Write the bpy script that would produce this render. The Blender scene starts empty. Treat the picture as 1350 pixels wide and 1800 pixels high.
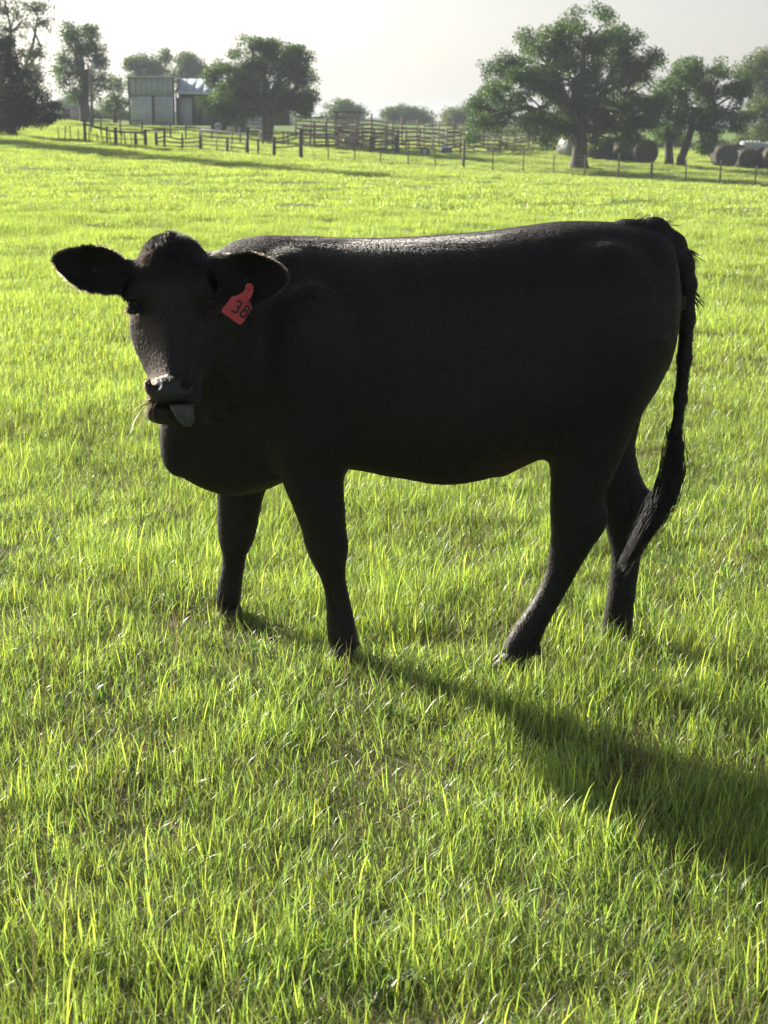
import bpy, bmesh, math, random
import numpy as np
from mathutils import Vector, Matrix, noise as mnoise

# ------------------------------------------------------------------ camera, sky, sun, exposure
CAM_H, PITCH, FPX = 1.55, math.radians(13.94), 2700.0       # focal length in pixels of the 1350x1800 photograph
SUN_EL, SUN_DIR = math.radians(20.5), (-0.70, 0.714)           # where the sun stands (x, y)
scene = bpy.context.scene
cam_data = bpy.data.cameras.new('camera')
cam = bpy.data.objects.new('camera', cam_data)
scene.collection.objects.link(cam)
cam.location = (0, 0, CAM_H)
cam.rotation_euler = (math.pi / 2 - PITCH, 0, 0)
cam_data.sensor_fit = 'VERTICAL'
cam_data.sensor_height = 36.0
cam_data.sensor_width = 27.0
cam_data.lens = FPX / 1800 * 36.0
cam_data.clip_start, cam_data.clip_end = 0.05, 6000
cam_data.dof.use_dof = True
cam_data.dof.focus_distance = 4.45
cam_data.dof.aperture_fstop = 9.0
scene.camera = cam

world = bpy.data.worlds.new('World')
scene.world = world
world.use_nodes = True
wn, wl = world.node_tree.nodes, world.node_tree.links
wn.clear()
sky = wn.new('ShaderNodeTexSky')
sky.sky_type = 'NISHITA'
sky.sun_disc = False
sky.sun_elevation = SUN_EL
sky.sun_rotation = math.atan2(SUN_DIR[0], SUN_DIR[1])
sky.altitude = 100
sky.air_density, sky.dust_density, sky.ozone_density = 1.0, 2.8, 1.0
hsv = wn.new('ShaderNodeHueSaturation')
hsv.inputs['Saturation'].default_value = 0.40
bg = wn.new('ShaderNodeBackground')
bg.inputs['Strength'].default_value = 0.052
wo = wn.new('ShaderNodeOutputWorld')
wl.new(sky.outputs[0], hsv.inputs['Color'])
wl.new(hsv.outputs[0], bg.inputs['Color'])
wl.new(bg.outputs[0], wo.inputs['Surface'])

sun_data = bpy.data.lights.new('sun', 'SUN')
sun_data.energy = 5.0
sun_data.angle = math.radians(2.0)
sun_data.color = (1.0, 0.92, 0.80)
sun = bpy.data.objects.new('sun', sun_data)
scene.collection.objects.link(sun)
_s = Vector((SUN_DIR[0], SUN_DIR[1], 0)).normalized() * math.cos(SUN_EL) + Vector((0, 0, math.sin(SUN_EL)))
sun.rotation_euler = _s.to_track_quat('Z', 'Y').to_euler()
sun.location = (-30, 30, 40)

scene.view_settings.view_transform = 'Standard'
scene.view_settings.look = 'None'
scene.view_settings.gamma = 1.0
scene.view_settings.use_curve_mapping = False
scene.view_settings.exposure = 1.53
scene.render.engine = 'CYCLES'
scene.cycles.use_denoising = True
scene.cycles.max_bounces = 7
scene.cycles.diffuse_bounces = 4
scene.cycles.transmission_bounces = 4
scene.cycles.transparent_max_bounces = 7
scene.cycles.volume_bounces = 0
scene.cycles.sample_clamp_indirect = 6.0

# ------------------------------------------------------------------ helpers
rng = np.random.default_rng(7)
random.seed(7)
C = scene.collection

def pix(u, v, y):
    """world point on the plane y seen at photograph pixel (u, v)"""
    a, b = (u - 675) / FPX, (900 - v) / FPX
    cp, sp = math.cos(PITCH), math.sin(PITCH)
    dy, dz = cp + b * sp, -sp + b * cp
    t = y / dy
    return np.array((a * t, y, CAM_H + dz * t))

def terr(x, y):
    x = np.asarray(x, float); y = np.asarray(y, float)
    k = np.clip((y - 8) / 72, 0, 1) ** 1.4
    over = np.clip(y - 80, 0, 140)
    slope = -0.07 * (1 - 0.006 * np.clip(over, 0, 60) * (x > 0))
    z = k * (-0.14 + slope * 40 * np.tanh(x / 40)) + 0.02 * over * (1 - 0.2 * np.clip(-x / 20, 0, 1))
    z = z + 0.03 * np.clip(over, 0, 12) * np.clip((x - 4) / 8, 0, 1)
    bump = 0.012 * np.sin(x * 1.9 + 0.7 * y) + 0.010 * np.sin(1.3 * y - 0.8 * x + 1.0) + 0.006 * np.sin(4.1 * x + 3.3 * y)
    far = np.clip((y - 6) / 20, 0, 1)
    bump = bump * (0.7 + 3 * far) + far * 0.05 * np.sin(0.23 * x + 0.31 * y)
    return z + bump * np.clip((np.abs(y) + 3) / 6, 0, 1) - 0.012

def gz(x, y):
    return float(terr(x, y))

def ground_at(u, y):
    """terrain point at distance y under photograph column u"""
    x = (u - 675) / FPX * (y * math.cos(PITCH) + CAM_H * math.sin(PITCH))
    for _ in range(3):
        z = gz(x, y)
        x = (u - 675) / FPX * (y * math.cos(PITCH) + (CAM_H - z) * math.sin(PITCH))
    return Vector((x, y, gz(x, y)))

def mat(name, color=(0.5, 0.5, 0.5), rough=0.8, metal=0.0, spec=0.5, noise_scale=None, noise_amt=0.3, bump=0.0, color2=None, coord='Object', detail=6.0, stretch=None):
    m = bpy.data.materials.new(name)
    m.use_nodes = True
    nt = m.node_tree
    p = nt.nodes['Principled BSDF']
    p.inputs['Base Color'].default_value = (*color, 1)
    p.inputs['Roughness'].default_value = rough
    p.inputs['Metallic'].default_value = metal
    p.inputs['Specular IOR Level'].default_value = spec
    if noise_scale:
        tc = nt.nodes.new('ShaderNodeTexCoord')
        nz = nt.nodes.new('ShaderNodeTexNoise')
        nz.inputs['Scale'].default_value = noise_scale
        nz.inputs['Detail'].default_value = detail
        nz.inputs['Roughness'].default_value = 0.65
        src = tc.outputs[coord]
        if stretch:
            mp = nt.nodes.new('ShaderNodeMapping')
            mp.inputs['Scale'].default_value = stretch
            nt.links.new(src, mp.inputs[0]); src = mp.outputs[0]
        nt.links.new(src, nz.inputs['Vector'])
        rp = nt.nodes.new('ShaderNodeValToRGB')
        rp.color_ramp.elements[0].position = 0.35
        rp.color_ramp.elements[1].position = 0.68
        c2 = color2 if color2 else tuple(min(1, c * (1 + noise_amt)) for c in color)
        c1 = color if color2 else tuple(c * (1 - noise_amt) for c in color)
        rp.color_ramp.elements[0].color = (*c1, 1)
        rp.color_ramp.elements[1].color = (*c2, 1)
        nt.links.new(nz.outputs['Fac'], rp.inputs[0])
        nt.links.new(rp.outputs[0], p.inputs['Base Color'])
        if bump:
            bp = nt.nodes.new('ShaderNodeBump')
            bp.inputs['Strength'].default_value = bump
            bp.inputs['Distance'].default_value = 0.02
            nt.links.new(nz.outputs['Fac'], bp.inputs['Height'])
            nt.links.new(bp.outputs[0], p.inputs['Normal'])
    return m

def mesh_from(name, verts, faces, smooth=False):
    """verts (n,3) array, faces: list of arrays (k,3) / (k,4)"""
    me = bpy.data.meshes.new(name)
    verts = np.asarray(verts, np.float32)
    if not isinstance(faces, (list, tuple)) or (len(faces) and np.ndim(faces[0]) == 1):
        faces = [np.asarray(faces)]
    faces = [np.asarray(f, np.int32) for f in faces if len(f)]
    me.vertices.add(len(verts))
    me.vertices.foreach_set('co', verts.ravel())
    loops = np.concatenate([f.ravel() for f in faces])
    sizes = np.concatenate([np.full(len(f), f.shape[1], np.int32) for f in faces])
    starts = np.concatenate([[0], np.cumsum(sizes)[:-1]]).astype(np.int32)
    me.loops.add(len(loops))
    me.loops.foreach_set('vertex_index', loops)
    me.polygons.add(len(sizes))
    me.polygons.foreach_set('loop_start', starts)
    me.polygons.foreach_set('loop_total', sizes)
    if smooth:
        me.polygons.foreach_set('use_smooth', np.ones(len(sizes), bool))
    me.update(calc_edges=True)
    me.validate()
    return me

def link(name, me, material=None, parent=None, loc=None):
    o = bpy.data.objects.new(name, me)
    C.objects.link(o)
    if material is not None and me is not None and not len(me.materials):
        me.materials.append(material)
    if parent is not None:
        o.parent = parent
    if loc is not None:
        o.location = loc
    return o

def tag(o, label=None, cat=None, group=None, kind=None):
    if label: o['label'] = label
    if cat: o['category'] = cat
    if group: o['group'] = group
    if kind: o['kind'] = kind
    return o

def empty(name, loc, rz=0.0):
    o = bpy.data.objects.new(name, None)
    C.objects.link(o)
    o.location = loc
    o.rotation_euler = (0, 0, rz)
    return o

class MB:
    """collects boxes, tubes and prisms into one mesh"""
    def __init__(self):
        self.v, self.q, self.t = [], [], []
        self.n = 0
    def _add(self, v, q=(), t=()):
        self.v.append(np.asarray(v, float))
        if len(q): self.q.append(np.asarray(q) + self.n)
        if len(t): self.t.append(np.asarray(t) + self.n)
        self.n += len(v)
        return self
    def box(self, c, s, rz=0.0, jit=0.0):
        c = np.asarray(c, float); s = np.asarray(s, float) / 2
        v = np.array([(x, y, z) for z in (-1, 1) for y in (-1, 1) for x in (-1, 1)], float) * s
        if jit: v += rng.uniform(-jit, jit, v.shape)
        cr, sr = math.cos(rz), math.sin(rz)
        v = np.stack([v[:, 0] * cr - v[:, 1] * sr, v[:, 0] * sr + v[:, 1] * cr, v[:, 2]], 1) + c
        return self._add(v, [(0, 2, 3, 1), (4, 5, 7, 6), (0, 1, 5, 4), (2, 6, 7, 3), (0, 4, 6, 2), (1, 3, 7, 5)])
    def bar(self, a, b, w, h=None):
        """rectangular bar from a to b: w across (horizontal), h high"""
        h = h or w
        a, b = np.asarray(a, float), np.asarray(b, float)
        d = b - a; d /= np.linalg.norm(d) + 1e-9
        up = np.array((0, 0, 1.0)) if abs(d[2]) < 0.9 else np.array((0, 1.0, 0))
        s = np.cross(d, up); s /= np.linalg.norm(s)
        up = np.cross(s, d)
        v = [p + i * s * w / 2 + j * up * h / 2 for p in (a, b) for i, j in ((-1, -1), (1, -1), (1, 1), (-1, 1))]
        return self._add(v, [(0, 3, 2, 1), (4, 5, 6, 7), (0, 1, 5, 4), (1, 2, 6, 5), (2, 3, 7, 6), (3, 0, 4, 7)])
    def tube(self, pts, radii, n=8, cap=True):
        pts = [np.asarray(p, float) for p in pts]
        if np.ndim(radii) == 0: radii = [radii] * len(pts)
        v = []
        ref = None
        for i, p in enumerate(pts):
            d = pts[min(i + 1, len(pts) - 1)] - pts[max(i - 1, 0)]
            d /= np.linalg.norm(d) + 1e-9
            if ref is None:
                ref = np.array((1.0, 0, 0)) if abs(d[0]) < 0.8 else np.array((0, 1.0, 0))
            s = np.cross(d, ref); s /= np.linalg.norm(s) + 1e-9
            ref = np.cross(s, d)
            for k in range(n):
                a = 2 * math.pi * k / n
                v.append(p + radii[i] * (math.cos(a) * s + math.sin(a) * ref))
        q = [(i * n + k, i * n + (k + 1) % n, (i + 1) * n + (k + 1) % n, (i + 1) * n + k) for i in range(len(pts) - 1) for k in range(n)]
        t = []
        if cap:
            v.append(pts[0]); v.append(pts[-1])
            b = len(pts) * n
            t = [(b, (k + 1) % n, k) for k in range(n)] + [(b + 1, b - n + k, b - n + (k + 1) % n) for k in range(n)]
        return self._add(v, q, t)
    def poly(self, v, q=(), t=()):
        return self._add(v, q, t)
    def mesh(self, name, smooth=False):
        f = []
        if self.q: f.append(np.concatenate(self.q))
        if self.t: f.append(np.concatenate(self.t))
        return mesh_from(name, np.concatenate(self.v), f, smooth)
    def build(self, name, material, parent=None, smooth=False):
        return link(name, self.mesh(name, smooth), material, parent)
# ------------------------------------------------------------------ ground
def ramp(nt, src, stops):
    r = nt.nodes.new('ShaderNodeValToRGB')
    el = r.color_ramp.elements
    while len(el) < len(stops): el.new(0.5)
    for e, (p, c) in zip(el, stops):
        e.position = p; e.color = (*c, 1)
    nt.links.new(src, r.inputs[0])
    return r.outputs[0]

def noise_node(nt, vec, scale, detail=4.0, rough=0.55):
    n = nt.nodes.new('ShaderNodeTexNoise')
    n.inputs['Scale'].default_value = scale
    n.inputs['Detail'].default_value = detail
    n.inputs['Roughness'].default_value = rough
    nt.links.new(vec, n.inputs['Vector'])
    return n.outputs['Fac']

def mixc(nt, fac, a, b, mode='MIX'):
    m = nt.nodes.new('ShaderNodeMix')
    m.data_type = 'RGBA'; m.blend_type = mode
    for sock, val in ((m.inputs[0], fac), (m.inputs[6], a), (m.inputs[7], b)):
        if isinstance(val, (int, float)): sock.default_value = val
        elif isinstance(val, tuple): sock.default_value = (*val, 1)
        else: nt.links.new(val, sock)
    return m.outputs[2]

M_soil = bpy.data.materials.new('pasture_soil')
M_soil.use_nodes = True
nt = M_soil.node_tree
pr = nt.nodes['Principled BSDF']
geo = nt.nodes.new('ShaderNodeNewGeometry')
pos = geo.outputs['Position']
n1 = noise_node(nt, pos, 9.0, 8.0, 0.7)
n2 = noise_node(nt, pos, 0.35, 4.0)
thatch = ramp(nt, n1, [(0.3, (0.055, 0.052, 0.024)), (0.52, (0.13, 0.13, 0.055)), (0.7, (0.22, 0.21, 0.10))])
green = ramp(nt, n2, [(0.3, (0.09, 0.15, 0.022)), (0.7, (0.13, 0.20, 0.03))])
sep = nt.nodes.new('ShaderNodeSeparateXYZ'); nt.links.new(pos, sep.inputs[0])
mr = nt.nodes.new('ShaderNodeMapRange')
mr.inputs['From Min'].default_value, mr.inputs['From Max'].default_value = 6, 40
nt.links.new(sep.outputs['Y'], mr.inputs['Value'])
nt.links.new(mixc(nt, mr.outputs[0], thatch, green), pr.inputs['Base Color'])
pr.inputs['Roughness'].default_value = 0.95
pr.inputs['Specular IOR Level'].default_value = 0.1
bp = nt.nodes.new('ShaderNodeBump'); bp.inputs['Strength'].default_value = 0.8; bp.inputs['Distance'].default_value = 0.02
nt.links.new(n1, bp.inputs['Height']); nt.links.new(bp.outputs[0], pr.inputs['Normal'])

ys = np.concatenate([np.linspace(-12, 2, 15), np.arange(2.1, 9, 0.1), np.geomspace(9, 260, 190), np.geomspace(270, 4500, 30)])
sx = np.linspace(-1, 1, 161)
W = 10 + 0.9 * np.abs(ys)
GX = np.sign(sx)[None, :] * np.abs(sx)[None, :] ** 1.8 * W[:, None]
GY = np.repeat(ys[:, None], len(sx), 1)
GZ = terr(GX, GY)
ny, nx = GX.shape
ii = np.arange((ny - 1) * nx).reshape(ny - 1, nx)[:, :-1].ravel()
gf = np.stack([ii, ii + 1, ii + nx + 1, ii + nx], 1)
ground = link('ground', mesh_from('ground', np.stack([GX, GY, GZ], -1).reshape(-1, 3), [gf], True), M_soil)
tag(ground, kind='structure')

# ------------------------------------------------------------------ grass blades
def leaf_material(name, refl, trans, patches=True, gloss=0.05, spread=0.42, rough=0.38, tmix=0.5):
    m = bpy.data.materials.new(name)
    m.use_nodes = True
    nt = m.node_tree
    nt.nodes.clear()
    out = nt.nodes.new('ShaderNodeOutputMaterial')
    at = nt.nodes.new('ShaderNodeAttribute'); at.attribute_name = 'tint'; at.attribute_type = 'GEOMETRY'
    # tint.r: young/yellow shift, tint.g: value, tint.b: dry
    sp = nt.nodes.new('ShaderNodeSeparateColor'); nt.links.new(at.outputs['Color'], sp.inputs[0])
    def tinted(base, dry):
        young = (min(1, base[0] * 1.28), base[1] * 1.08, base[2] * 0.85)
        old = (base[0] * 0.6, base[1] * 0.80, base[2] * 1.3)
        c = mixc(nt, sp.outputs['Red'], old, young)
        c = mixc(nt, sp.outputs['Blue'], c, dry)
        vv = nt.nodes.new('ShaderNodeMapRange')
        vv.inputs['To Min'].default_value, vv.inputs['To Max'].default_value = 1 - spread, 1 + spread
        nt.links.new(sp.outputs['Green'], vv.inputs['Value'])
        hv = nt.nodes.new('ShaderNodeHueSaturation')
        nt.links.new(c, hv.inputs['Color'])
        if patches:
            g = nt.nodes.new('ShaderNodeNewGeometry')
            pn = noise_node(nt, g.outputs['Position'], 0.9, 3.0)
            pm = nt.nodes.new('ShaderNodeMapRange')
            pm.inputs['From Min'].default_value, pm.inputs['From Max'].default_value = 0.3, 0.7
            pm.inputs['To Min'].default_value, pm.inputs['To Max'].default_value = 0.78, 1.18
            nt.links.new(pn, pm.inputs['Value'])
            mu = nt.nodes.new('ShaderNodeMath'); mu.operation = 'MULTIPLY'
            nt.links.new(pm.outputs[0], mu.inputs[0]); nt.links.new(vv.outputs[0], mu.inputs[1])
            nt.links.new(mu.outputs[0], hv.inputs['Value'])
        else:
            nt.links.new(vv.outputs[0], hv.inputs['Value'])
        return hv.outputs[0]
    df = nt.nodes.new('ShaderNodeBsdfDiffuse'); nt.links.new(tinted(refl, (0.24, 0.20, 0.11)), df.inputs['Color'])
    tr = nt.nodes.new('ShaderNodeBsdfTranslucent'); nt.links.new(tinted(trans, (0.16, 0.13, 0.06)), tr.inputs['Color'])
    mx = nt.nodes.new('ShaderNodeMixShader'); mx.inputs[0].default_value = tmix
    nt.links.new(df.outputs[0], mx.inputs[1]); nt.links.new(tr.outputs[0], mx.inputs[2])
    gl = nt.nodes.new('ShaderNodeBsdfGlossy'); gl.inputs['Roughness'].default_value = rough
    gl.inputs['Color'].default_value = (0.9, 0.9, 0.85, 1)
    m2 = nt.nodes.new('ShaderNodeMixShader'); m2.inputs[0].default_value = gloss
    nt.links.new(mx.outputs[0], m2.inputs[1]); nt.links.new(gl.outputs[0], m2.inputs[2])
    nt.links.new(m2.outputs[0], out.inputs['Surface'])
    return m

M_grass = leaf_material('grass_blades', (0.155, 0.26, 0.06), (0.43, 0.61, 0.085), gloss=.042, spread=.45)
M_dry = leaf_material('dry_grass', (0.20, 0.17, 0.09), (0.14, 0.11, 0.05), gloss=0.008)
M_weed = leaf_material('weed_leaves', (0.10, 0.17, 0.03), (0.16, 0.28, 0.03), gloss=0.06)

def blades(r, n, R, lmean, lsd, wmean, lean, curl, yel=0.5, dry=0.06, seg=4, lie=0.0, drift=(0.25, -0.05)):
    """n grass blades rooted in a disc of radius R; returns verts, tris, tint per vertex"""
    az = r.uniform(0, 2 * np.pi, n)
    rad = R * np.sqrt(r.uniform(0, 1, n))
    root = np.stack([rad * np.cos(az), rad * np.sin(az), np.full(n, -0.012)], 1)
    L = np.clip(r.normal(lmean, lsd, n), lmean * 0.35, lmean * 2.0)
    Wd = wmean * np.clip(r.normal(1, 0.3, n), 0.45, 1.9)
    ha = r.uniform(0, 2 * np.pi, n)
    th0 = np.abs(r.normal(0, lean, n)) + lie
    cu = np.abs(r.normal(0, curl, n))
    hd = np.stack([np.cos(ha), np.sin(ha)], 1)
    side_a = ha + r.normal(np.pi / 2, 0.5, n)
    side = np.stack([np.cos(side_a), np.sin(side_a), np.zeros(n)], 1)
    vs, p = [], root.copy()
    for s in range(seg + 1):
        f = s / seg
        th = np.minimum(th0 + cu * f * f * 1.6, 2.2)
        w = Wd * (1 - f ** 2.2) * (0.75 + 0.6 * f * (1 - f))
        if s < seg:
            vs.append(p - side * (w / 2)[:, None]); vs.append(p + side * (w / 2)[:, None])
        else:
            vs.append(p.copy())
        step = np.stack([np.sin(th) * hd[:, 0] + drift[0] * f, np.sin(th) * hd[:, 1] + drift[1] * f, np.cos(th)], 1)
        step /= np.linalg.norm(step, axis=1)[:, None]
        p = p + step * (L / seg)[:, None]
        if lie: p[:, 2] = np.maximum(p[:, 2], 0.004)
    k = 2 * seg + 1
    V = np.stack(vs, 1)
    V[:, :, 2] = np.where(np.arange(k)[None, :] < 2, V[:, :, 2], np.maximum(V[:, :, 2], 0.003))
    base = (np.arange(n) * k)[:, None]
    q = np.concatenate([base + np.array([[2 * s, 2 * s + 1, 2 * s + 3, 2 * s + 2]]) for s in range(seg - 1)])
    t = base + np.array([[2 * seg - 2, 2 * seg - 1, 2 * seg]])
    isdry = (r.uniform(0, 1, n) < dry).astype(float)
    tint = np.stack([np.clip(r.normal(yel, 0.28, n), 0, 1), r.uniform(0, 1, n), np.clip(isdry * r.uniform(0.5, 1, n), 0, 1), np.ones(n)], 1)
    T = np.repeat(tint, k, 0)
    # tips and bases of many blades are dry
    tipd = r.uniform(0, 1, n) < 0.22
    T = T.reshape(n, k, 4)
    T[tipd, -1, 2] = 0.8
    T[:, :2, 2] = np.maximum(T[:, :2, 2], 0.35)
    return V.reshape(-1, 3), q, t, T.reshape(-1, 4)

proto = {}
def proto_mesh(coll, name, parts, material):
    vs, qs, ts, tints, off = [], [], [], [], 0
    for V, q, t, T in parts:
        vs.append(V); qs.append(q + off); ts.append(t + off); tints.append(T); off += len(V)
    me = mesh_from(name, np.concatenate(vs), [f for f in (np.concatenate(qs), np.concatenate(ts)) if len(f)], True)
    at = me.attributes.new('tint', 'FLOAT_COLOR', 'POINT')
    at.data.foreach_set('color', np.concatenate(tints).astype(np.float32).ravel())
    me.materials.append(material)
    o = bpy.data.objects.new(name, me)
    coll.objects.link(o)
    return o

def scatter(name, coll, P, rot, scl, idx, parent_label=None):
    me = bpy.data.meshes.new(name)
    me.vertices.add(len(P))
    me.vertices.foreach_set('co', np.asarray(P, np.float32).ravel())
    for nm, typ, dat in (('rot', 'FLOAT_VECTOR', rot), ('scl', 'FLOAT_VECTOR', scl)):
        a = me.attributes.new(nm, typ, 'POINT'); a.data.foreach_set('vector', np.asarray(dat, np.float32).ravel())
    a = me.attributes.new('pick', 'INT', 'POINT'); a.data.foreach_set('value', np.asarray(idx, np.int32))
    o = link(name, me)
    ng = bpy.data.node_groups.new(name + '_scatter', 'GeometryNodeTree')
    ng.interface.new_socket('Geometry', in_out='INPUT', socket_type='NodeSocketGeometry')
    ng.interface.new_socket('Geometry', in_out='OUTPUT', socket_type='NodeSocketGeometry')
    N, L = ng.nodes, ng.links
    gi, go = N.new('NodeGroupInput'), N.new('NodeGroupOutput')
    ci = N.new('GeometryNodeCollectionInfo'); ci.inputs['Collection'].default_value = coll
    ci.inputs['Separate Children'].default_value = True; ci.inputs['Reset Children'].default_value = True
    iop = N.new('GeometryNodeInstanceOnPoints'); iop.inputs['Pick Instance'].default_value = True
    def na(nm, dt):
        n = N.new('GeometryNodeInputNamedAttribute'); n.data_type = dt; n.inputs['Name'].default_value = nm
        return [s for s in n.outputs if s.enabled and s.name == 'Attribute'][0]
    e2r = N.new('FunctionNodeEulerToRotation')
    L.new(na('rot', 'FLOAT_VECTOR'), e2r.inputs[0])
    L.new(gi.outputs[0], iop.inputs['Points'])
    L.new(ci.outputs[0], iop.inputs['Instance'])
    L.new(na('pick', 'INT'), iop.inputs['Instance Index'])
    L.new(e2r.outputs[0], iop.inputs['Rotation'])
    L.new(na('scl', 'FLOAT_VECTOR'), iop.inputs['Scale'])
    L.new(iop.outputs[0], go.inputs[0])
    md = o.modifiers.new('scatter', 'NODES'); md.node_group = ng
    return o

def vnoise(x, y, s, seed=0):
    """cheap smooth value noise in 0..1"""
    r = np.random.default_rng(1000 + seed)
    tab = r.uniform(0, 1, (64, 64))
    X, Y = np.asarray(x) / s, np.asarray(y) / s
    xi, yi = np.floor(X).astype(int), np.floor(Y).astype(int)
    fx, fy = X - xi, Y - yi
    fx, fy = fx * fx * (3 - 2 * fx), fy * fy * (3 - 2 * fy)
    g = lambda a, b: tab[a % 64, b % 64]
    return (g(xi, yi) * (1 - fx) + g(xi + 1, yi) * fx) * (1 - fy) + (g(xi, yi + 1) * (1 - fx) + g(xi + 1, yi + 1) * fx) * fy

coll_g = bpy.data.collections.new('grass_prototypes')
# 0-7 near tufts, 8-11 short undergrowth, 12-15 middle patches, 16-18 far patches
for i in range(8):
    r = np.random.default_rng(50 + i)
    parts = [blades(r, 70, 0.11, 0.078, 0.030, 0.0025, 0.38, 0.8, yel=0.50 + 0.05 * i, dry=0.07),
             blades(r, 7, 0.08, 0.115, 0.03, 0.0036, 0.26, 0.5, yel=0.65, dry=0.02)]
    proto_mesh(coll_g, 'g%02d_tuft' % i, parts, M_grass)
for i in range(4):
    r = np.random.default_rng(80 + i)
    proto_mesh(coll_g, 'g%02d_under' % (8 + i), [blades(r, 80, 0.13, 0.055, 0.02, 0.0030, 0.6, 0.9, yel=0.5, dry=0.18, seg=3)], M_grass)
for i in range(4):
    r = np.random.default_rng(110 + i)
    proto_mesh(coll_g, 'g%02d_mid' % (12 + i), [blades(r, 260, 0.32, 0.074, 0.024, 0.0050, 0.38, 0.7, yel=0.68, dry=0.08, seg=3)], M_grass)
for i in range(3):
    r = np.random.default_rng(140 + i)
    proto_mesh(coll_g, 'g%02d_far' % (16 + i), [blades(r, 330, 0.95, 0.090, 0.025, 0.017, 0.38, 0.6, yel=0.72, dry=0.08, seg=2)], M_grass)

def wedge(y0, y1, dens, r, margin=1.0, half=0.27):
    """random points in the strip of ground the camera may see between y0 and y1"""
    area = (y1 - y0) * (half * (y0 + y1) + 2 * margin)
    n = int(area * dens)
    hw1 = half * y1 + margin
    m = int((y1 - y0) * 2 * hw1 * dens)
    y = r.uniform(y0, y1, m); x = r.uniform(-hw1, hw1, m)
    k = np.abs(x) < half * y + margin
    return x[k], y[k]

def build_grass():
    r = np.random.default_rng(5)
    P, Rt, Sc, Ix = [], [], [], []
    def put(x, y, s, ix, tilt=0.12):
        n = len(x)
        P.append(np.stack([x, y, terr(x, y)], 1))
        Rt.append(np.stack([r.normal(0, tilt, n), r.normal(0, tilt, n), r.uniform(-0.9, 0.9, n)], 1))
        Sc.append(s); Ix.append(ix)
    # near
    x, y = wedge(1.7, 9.0, 145, r, 1.7)
    lush = vnoise(x, y, 0.45, 1) * 0.55 + vnoise(x, y, 0.16, 2) * 0.45
    keep = r.uniform(0, 1, len(x)) < np.clip((lush - 0.15) * 2.6, 0.30, 1)
    x, y, lush = x[keep], y[keep], lush[keep]
    h = np.clip(0.46 + 0.70 * lush, 0.42, 1.3) * r.normal(1, 0.12, len(x))
    s = np.stack([np.ones(len(x)) * 0.95, np.ones(len(x)) * 0.95, h], 1)
    put(x, y, s, r.integers(0, 8, len(x)))
    x, y = wedge(1.7, 10.0, 140, r, 1.7)
    s = np.repeat(r.uniform(0.7, 1.2, len(x))[:, None], 3, 1)
    put(x, y, s, r.integers(8, 12, len(x)))
    # middle
    x, y = wedge(8.0, 32.0, 17, r, 2.5, .42)
    lush = vnoise(x, y, 1.3, 3) * 0.6 + vnoise(x, y, 0.4, 4) * 0.4
    h = np.clip(0.5 + 0.9 * lush, 0.4, 1.6)
    s = np.stack([np.ones(len(x)), np.ones(len(x)), h * 1.0], 1)
    put(x, y, s, r.integers(12, 16, len(x)), 0.06)
    # far
    x, y = wedge(30.0, 130.0, 1.9, r, 4.0, .48)
    lush = vnoise(x, y, 4.0, 5) * 0.6 + vnoise(x, y, 1.2, 6) * 0.4
    s = np.stack([np.ones(len(x)), np.ones(len(x)), np.clip(0.4 + 1.0 * lush, 0.4, 1.7)], 1)
    put(x, y, s, r.integers(16, 19, len(x)), 0.03)
    o = scatter('pasture_grass', coll_g, np.concatenate(P), np.concatenate(Rt), np.concatenate(Sc), np.concatenate(Ix))
    tag(o, 'bright green pasture grass covering the whole field', 'grass', kind='stuff')
    print('grass instances', sum(len(a) for a in P))
build_grass()

# dry strands and thatch between the tufts
coll_d = bpy.data.collections.new('dry_prototypes')
for i in range(5):
    r = np.random.default_rng(200 + i)
    parts = [blades(r, 26, 0.12, 0.10, 0.04, 0.0030, 0.35, 0.5, yel=0.5, dry=1.0, seg=3, lie=1.05),
             blades(r, 5, 0.10, 0.14, 0.04, 0.0022, 0.5, 0.6, yel=0.5, dry=1.0, seg=4),
             blades(r, 2, 0.10, 0.18, 0.04, 0.0016, 0.3, 0.5, yel=0.5, dry=0.6, seg=4)]
    proto_mesh(coll_d, 'd%02d_thatch' % i, parts, M_dry)
def build_dry():
    r = np.random.default_rng(15)
    x, y = wedge(1.9, 11.0, 46, r, 0.9)
    k = r.uniform(0, 1, len(x)) < 0.35 + 0.65 * vnoise(x, y, 0.5, 9)
    x, y = x[k], y[k]
    n = len(x)
    rot = np.stack([r.normal(0, .1, n), r.normal(0, .1, n), r.uniform(0, 6.28, n)], 1)
    s = np.repeat(r.uniform(0.7, 1.3, n)[:, None], 3, 1)
    o = scatter('dry_grass', coll_d, np.stack([x, y, terr(x, y) + 0.004], 1), rot, s, r.integers(0, 5, n))
    tag(o, 'straw coloured dead grass strands lying among the green blades', 'dry grass', kind='stuff')
build_dry()

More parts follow.
